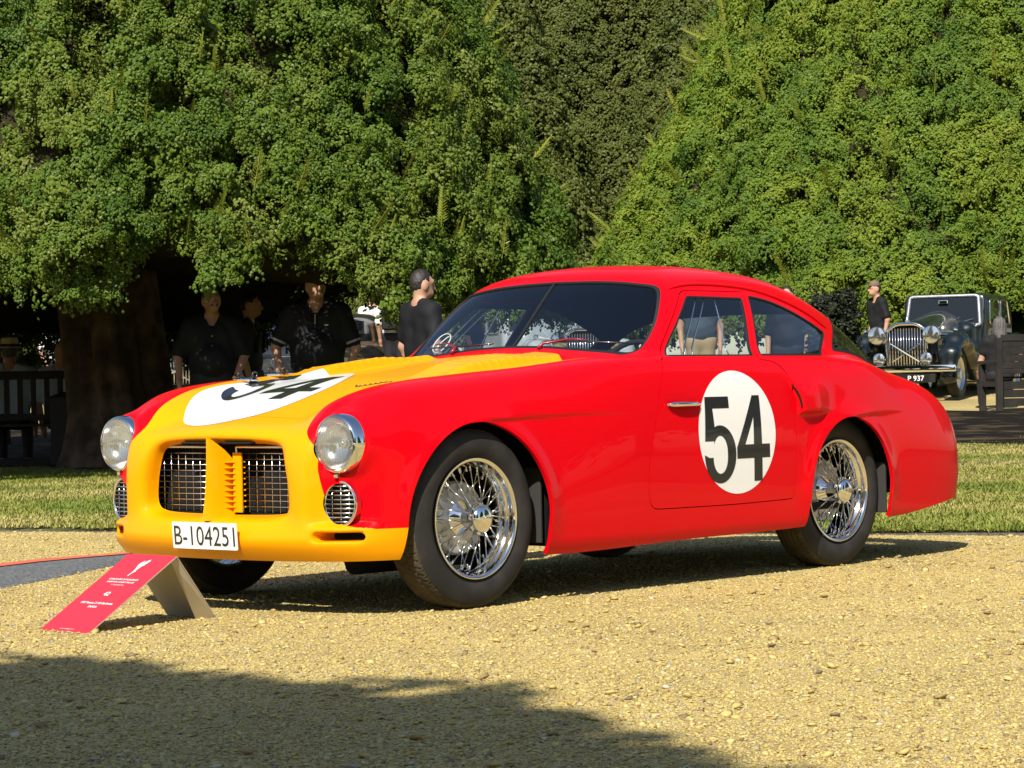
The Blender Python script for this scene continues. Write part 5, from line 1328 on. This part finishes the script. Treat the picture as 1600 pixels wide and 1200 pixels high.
# rubber cable ramp with an orange edge, curving in from the left ------------------------------------------------------------
cr_ = empty('cable_ramp', tuple(gz(20,900)), label='grey rubber cable ramp with an orange far edge on the gravel behind the board', cat='cable ramp'); o0 = gz(20,900)
near = [gz(x,y)-o0 for x,y in ((-160,948),(-60,930),(0,920),(60,909),(120,897),(180,884),(240,872))]; far = [gz(x,y)-o0 for x,y in ((-160,915),(-60,897),(0,889),(60,882),(120,877),(180,873),(240,868))]
rp = MB(); n_ = len(near); prof = [(0,0.002),(.22,.020),(.5,.026),(.80,.022),(.86,.020)]
rows = np.array([[a+(b-a)*t+np.array((0,0,z)) for t,z in prof] for a,b in zip(near,far)]).reshape(-1,3); k_ = len(prof)
rp.add(rows,[(i*k_+j,(i+1)*k_+j,(i+1)*k_+j+1,i*k_+j+1) for i in range(n_-1) for j in range(k_-1)]); rp.build('ramp', noisy(mat('grey_rubber_mat',(.085,.088,.088),.85), 60, (.17,.17,.165), .45, .6, bump=.6, bscale=90), cr_, smooth=True)
oe = MB(); rows = np.array([[a+(b-a)*t+np.array((0,0,z)) for t,z in ((.865,.024),(.90,.030),(1.0,.026),(1.04,.0))] for a,b in zip(near,far)]).reshape(-1,3)
oe.add(rows,[(i*4+j,(i+1)*4+j,(i+1)*4+j+1,i*4+j+1) for i in range(n_-1) for j in range(3)]); oe.build('orange_edge', mat('faded_orange_rubber',(.62,.13,.07),.7), cr_, smooth=True)

# dark leaved shrub behind the tail of the coupe
sh = empty('shrub', tuple(gpx(1303,30.5)), label='dark leaved shrub showing between the rear window and the vintage car', cat='shrub')
SHL = leaf_mat('dark_shrub_leaves',[(.010,.016,.008),(.022,.030,.012),(.035,.042,.018),(.075,.080,.050)])
pS = sprig_protos(SHL, 4, .10, 30, .020); n_ = 430
zz = .15+rng.random(n_)*1.45; th = rng.random(n_)*6.28; rr = (.30-.08*np.abs(zz-.9))*np.sqrt(rng.random(n_))
scatter('foliage', np.stack([np.cos(th)*rr,np.sin(th)*rr,zz],1), np.stack([rng.normal(0,.7,n_),rng.normal(0,.7,n_),rng.random(n_)*6.28],1), .8+.6*rng.random(n_), pS, sh)
st_ = MB(); st_.tube([(0,0,-.05),(.02,0,.6),(-.02,.03,1.2)],[.03,.022,.01],8); st_.build('stem', BARK, sh, smooth=True)

pf = empty('picket_fence', tuple(gpx(1352,52)), FACE, label='short run of pale picket fence far behind, left of the man in the cap', cat='fence')
PK = mat('pale_wood',(.42,.36,.25),.8); pk = MB(); pk.prism([(-.04,0),(.04,0),(.04,1.05),(0,1.14),(-.04,1.05)],-.012,.012,lambda a,b,h:(h,a,b)); pkm = pk.mesh('pale',PK)
for k in range(13): o = link('pale',pkm,pf); o.location = (0,-.84+.14*k,0)
for z in (.3,.85): r_ = MB(); r_.box((-.03,0,z),(.03,1.9,.06)); r_.build('rail',PK,pf)
# ================================================================== OTHER CARS
DKG = mat('dark_green_paint',(.003,.007,.009),.35,coat=.5,Coat_Roughness=.03)
def net(F, lo, hi, h, name, material, parent):
    V_,Q_,N_,_ = surf_nets(F, lo, hi, h); return link(name, mesh_np(name, V_, Q_, material, None, True, N_), parent)
def box_sdf(c, d, r):
    c = np.array(c); d = np.array(d)/2-r
    def f(x,y,z):
        qx, qy, qz = np.abs(x-c[0])-d[0], np.abs(y-c[1])-d[1], np.abs(z-c[2])-d[2]
        return np.sqrt(np.maximum(qx,0)**2+np.maximum(qy,0)**2+np.maximum(qz,0)**2)+np.minimum(np.maximum(qx,np.maximum(qy,qz)),0)-r
    return f
def simple_wheel(parent, c, r, w_, spokes=False):
    t = MB(); t.lathe([(r*.70,-w_*.42),(r*.88,-w_*.5),(r*.97,-w_*.40),(r,-w_*.2),(r,w_*.2),(r*.97,w_*.40),(r*.88,w_*.5),(r*.70,w_*.42)], 32, 'y', c); o = t.build('tyre', M['rubber'], parent, smooth=True)
    h = MB(); h.lathe([(r*.70,-w_*.40),(r*.66,-w_*.36),(r*.60,-w_*.18),(r*.25,-w_*.15),(r*.22,-w_*.46),(r*.05,-w_*.52),(0.001,-w_*.52)], 28, 'y', c); h.lathe([(r*.70,w_*.40),(r*.66,w_*.36),(r*.60,w_*.18),(r*.25,w_*.15),(r*.22,w_*.46),(r*.05,w_*.52),(0.001,w_*.52)][::-1], 28, 'y', c); h.build('hub', M['steel'], o, angle=40)
def vintage(label, base, heading, paint, plate='937', group='classic cars shown on the far drive'):
    """upright pre-war saloon; local -X is the front"""
    t_ = empty('vintage_car', tuple(base), heading+math.pi, label=label, cat='vintage car', group=group)
    hood = cap((.30,0,.86),(1.45,0,.92),.26,.36); hb = box_sdf((.85,0,.72),(1.35,.66,.50),.10); cowl = box_sdf((1.75,0,.80),(.7,1.10,.62),.14)
    cab = box_sdf((2.55,0,1.12),(1.75,1.28,.92),.16); tail = cap((3.2,0,.85),(3.75,0,.62),.52,.36); low = box_sdf((2.2,0,.55),(2.9,1.20,.40),.10)
    bodyF = union([hood,hb,cowl,low,tail],.12)
    def cabF(x,y,z): 
        f = box_sdf((2.55,0,1.12),(1.75,1.26,.94),.15)(x,y,z); return smx(f, (z-1.56)*.9+.10*np.clip(x-2.6,0,2)**2*1.2, .06)
    def F(x,y,z): return psmin(bodyF(x,y,z), smx(cabF(x,y,z), (1.74+.16*(z-1.0)-x), .03), .05)
    V_,Q_,N_,g = surf_nets(F, (-.2,-.80,.28),(4.25,.80,1.66), .036)
    V_ = V_.copy(); link('body', mesh_np('body', V_, Q_, paint, None, True, N_), t_)
    for s in (-1,1):
        arc_ = [(-.36,.30),(-.30,.62),(-.10,.80),(.12,.82),(.38,.74),(.70,.52),(1.0,.36),(1.5,.31)]
        fp_ = [cap((arc_[i][0],s*.66,arc_[i][1]),(arc_[i+1][0],s*.66,arc_[i+1][1]),.105,.105) for i in range(len(arc_)-1)]
        fF = union(fp_,.08); cut = lambda x,y,z: .37-np.hypot(x-.02,z-.34)
        net(lambda x,y,z,fF=fF,s=s: smx(smx(fF(x,y/1.35*1.0+s*.66*(1-1/1.35),z), .375-np.hypot(x-.0,z-.34), .02), -.2-z, .01), (-.55,s*.66-.22,.20),(1.7,s*.66+.22,.98), .026, 'wing', paint, t_)
        rp_ = [(2.55,.34),(2.75,.60),(3.0,.80),(3.3,.82),(3.6,.66),(3.85,.38)]
        rF = union([cap((rp_[i][0],s*.68,rp_[i][1]),(rp_[i+1][0],s*.68,rp_[i+1][1]),.12,.12) for i in range(5)],.1)
        net(lambda x,y,z,rF=rF: smx(rF(x,y,z), .36-np.hypot(x-3.15,z-.34), .02), (2.3,s*.68-.2,.2),(4.1,s*.68+.2,1.0), .034, 'wing', paint, t_)
        rb = MB(); rb.box((1.9,s*.70,.31),(1.3,.26,.03), bev=.01); rb.build('running_board', paint, t_)
        simple_wheel(t_, (.0,s*.66,.34), .34, .15); simple_wheel(t_, (3.15,s*.66,.34), .34, .15)
        hl = MB(); hl.lathe([(.128,-.34),(.134,-.33),(.128,-.28),(.10,-.18),(.055,-.10),(.001,-.08)], 28, 'x', (0,s*.40,.90)); ho = hl.build('headlamp', M['chrome'], t_, smooth=True)
        ln = MB(); ln.lathe([(.001,-.365),(.065,-.361),(.122,-.343)], 28, 'x', (0,s*.40,.90)); ln.build('lens', lampg, ho, smooth=True)
        fgl = MB(); fgl.lathe([(.09,-.42),(.094,-.41),(.085,-.36),(.03,-.32),(.001,-.315)], 24, 'x', (0,s*.345,.56)); fo = fgl.build('fog_lamp', M['chrome'], t_, smooth=True)
        l2 = MB(); l2.lathe([(.001,-.438),(.05,-.434),(.085,-.42)], 24, 'x', (0,s*.345,.56)); l2.build('lens', lampg, fo, smooth=True)
        sl_ = MB(); sl_.lathe([(.001,-.06),(.03,-.05),(.036,-.02),(.02,.05),(.001,.08)], 16, 'x', (.0,s*.66,.965)); sl_.build('side_lamp', M['chrome'], t_, smooth=True)
        hn = MB(); hn.tube([(.28,s*.66,.90),(-.10,s*.40,.90)], .018, 8); hn.build('lamp_bar', M['chrome'], t_)
        # side windows: dark glass let into the doors
        for x0,x1 in ((1.93,2.50),(2.56,3.12)):
            wn = MB(); o_ = rpoly([(x0,1.08),(x0+.03,1.44),(x1-.02 if x1 < 3 else x1-.16,1.44),(x1,1.08)], .05, 4); wn.prism(o_, s*.622, s*.642, lambda a,b,h: (a,h,b)); wn.build('window', WGL, t_)
            fr = MB(); fr.tube([(a,s*.644,b) for a,b in list(o_)+[o_[0]]], .011, 6, cap=False); fr.build('window_frame', M['chrome'], t_, smooth=True)
    rad = MB(); out = rpoly([(-.27,.42),(-.30,.95),(-.16,1.06),(.16,1.06),(.30,.95),(.27,.42)], [.05,.06,.10,.10,.06,.05], 5)
    rad.tube([(-.20,a,b) for a,b in list(out)+[out[0]]], .028, 8, cap=False); ro = rad.build('radiator', M['chrome'], t_, smooth=True)
    rbk = MB(); rbk.prism(out, -.17, -.05, lambda a,b,h: (h,a,b)); rbk.build('radiator_core', M['dark'], ro)
    sm_ = MB(); sm_.tube([(-.20,0,.44),(-.20,0,1.0)], .009, 6); sme = sm_.mesh('slat', M['chrome'], True)
    for k_ in range(13): o = link('slat', sme, ro); o.location = (0,-.246+.041*k_,0)
    cpp = MB(); cpp.lathe([(.03,0),(.035,.03),(.02,.05),(.012,.09),(.001,.12)], 14, 'z', (-.15,0,1.08)); cpp.build('radiator_cap', M['chrome'], ro, smooth=True)
    xb = MB(); xb.tube([(-.26,-.22,.78),(-.26,.20,.52)], .010, 6); xb.tube([(-.265,.22,.78),(-.265,-.20,.52)], .010, 6); xb.build('cross_stay', M['chrome'], ro)
    bp = MB(); bp.box((-.56,0,.42),(.05,1.62,.10), bev=.02); bp.tube([(-.54,-.4,.42),(-.1,-.4,.42)], .025, 6); bp.tube([(-.54,.4,.42),(-.1,.4,.42)], .025, 6); bp.build('bumper', M['chrome'], t_, angle=40)
    np_ = MB(); np_.box((-.585,-.24,.285),(.015,.56,.12), bev=.004); no = np_.build('number_plate', M['black'], t_)
    if plate: text3('lettering', plate, (-.5945,-.24,.250), (0,-1,0), (0,0,1), .105, M['white'], no, 1.0, 'CENTER', .001)
    # windscreen
    a0, a1 = np.array((1.715,0,1.06)), np.array((1.80,0,1.50)); ws_o = rpoly([(-.56,0),(-.52,1),(.52,1),(.56,0)], [.06,.08,.08,.06], 5)
    pt = lambda a,b,o=0.0: (a0+(a1-a0)*b)+np.array((-o,a,0))
    gl = MB(); n_ = len(ws_o); gl.add([pt(a,b,.012) for a,b in ws_o],[tuple(range(n_))[::-1]]); gl.build('windscreen', WGL, t_)
    fr = MB(); fr.tube([pt(a,b,.014) for a,b in list(ws_o)+[ws_o[0]]], .024, 8, cap=False); fr.build('windscreen_frame', M['alu'], t_, smooth=True)
    for s in (-1,1): 
        wp = MB(); wp.tube([pt(s*.10,.02,.045),pt(s*.10-.36,.26 if s > 0 else .20,.03)], .008, 5); wp.build('wiper', M['chrome'], t_)
    bd = MB(); bd.lathe([(.05,-.02),(.05,-.03),(.001,-.032)],16,'x',(1.68,.42,1.10)); bd.build('badge', M['chrome'], t_)
    mi = MB(); mi.box(pt(0,.80,.05),(.02,.14,.055), bev=.015); mi.build('mirror', M['chrome'], t_)
    return t_
lampg = mat('bright_lamp_glass',(.55,.56,.54),.10,.92); WGL = mat('tinted_car_glass',(.02,.026,.035),.04,spec=1.0,coat=.6)
dV = 37.0; bV = gpx(1424,dV); bV[2] = gh(dV)+.02
vintage('dark green vintage saloon with big chrome headlamps and upright grille, front towards the lawn', bV, FACE-.44, DKG, 'P 937')
def saloon(label, base, heading, paint, L_=4.2, Wd=1.62, Hh=1.38, group='classic cars shown on the far drive'):
    t_ = empty('parked_car', tuple(base), heading+math.pi, label=label, cat='car', group=group)
    lowb = box_sdf((L_*.40,0,.60),(L_*.96,Wd,.58),.20); sh_ = box_sdf((L_*.40,0,.82),(L_*.90,Wd*.88,.30),.14)
    def F(x,y,z):
        d = union([lowb,sh_],.12)(x,y,z)
        c = smx(smx(box_sdf((L_*.47,0,1.05),(L_*.52,Wd*.82,.70),.16)(x,y,z), (L_*.235+(z-.9)*.75-x)*.8, .05), (x-(L_*.74-(z-.9)*.9))*.75, .05)
        d = psmin(d,c,.05)
        for cx in (0,L_*.60): d = smx(d, np.where(np.abs(y) > Wd*.30, .36-np.hypot(x-cx,z-.32), -1), .02)
        return d
    V_,Q_,N_,_ = surf_nets(F, (-L_*.12,-Wd*.55,.22),(L_*.92,Wd*.55,Hh+.08), .045); link('body', mesh_np('body', V_, Q_, paint, None, True, N_), t_)
    for s in (-1,1):
        simple_wheel(t_, (0,s*(Wd/2-.10),.32), .32, .16); simple_wheel(t_, (L_*.60,s*(Wd/2-.10),.32), .32, .16)
        wn = MB(); o_ = rpoly([(L_*.30,.95),(L_*.37,1.27),(L_*.58,1.27),(L_*.66,.95)], .06, 4); wn.prism(o_, s*Wd*.395, s*Wd*.418, lambda a,b,h: (a,h,b)); wn.build('window', WGL, t_)
        hl = MB(); hl.lathe([(.001,-L_*.092),(.06,-L_*.091),(.095,-L_*.086),(.105,-L_*.075),(.10,-L_*.05)], 20, 'x', (0,s*Wd*.36,.68)); hl.build('headlamp', lampg, t_, smooth=True)
    gl = MB(); o_ = rpoly([(-Wd*.36,.0),(-Wd*.31,1),(Wd*.31,1),(Wd*.36,.0)], .05, 4); gl.prism(o_, 0, .02, lambda a,b,h: (L_*.235+(.95+.33*b-.9)*.75-.02+h-.02, a, .95+.33*b)); gl.build('windscreen', WGL, t_)
    gr = MB(); gr.box((-L_*.083,0,.58),(.03,Wd*.42,.20), bev=.012); gr.build('grille', M['chrome'], t_)
    bp = MB(); bp.box((-L_*.095,0,.42),(.06,Wd*.94,.09), bev=.025); bp.build('bumper', M['chrome'], t_)
    return t_
saloon('pale teal classic car at the far right, nose behind the vintage saloon', gpx(1418,56), FACE-.5, mat('teal_paint',(.03,.13,.17),.3,coat=1.0))
saloon('dark green classic car at the right edge beyond the bench', gpx(1640,45), FACE+1.2, mat('green_paint',(.012,.05,.025),.3,coat=1.0))
saloon('black classic car parked beyond the men in black', gpx(424,39), FACE-.35, mat('black_paint',(.012,.013,.015),.25,coat=1.0))
vintage('pale blue grey vintage car with chrome grille, glimpsed right of the thick trunk', gpx(272,36), FACE+.15, mat('pale_blue_paint',(.30,.36,.42),.3,coat=1.0), '')
vintage('silver vintage car with chrome lamps, seen through the windscreen of the coupe', gpx(905,38), FACE+.3, mat('silver_paint',(.35,.38,.40),.3,coat=1.0), '')
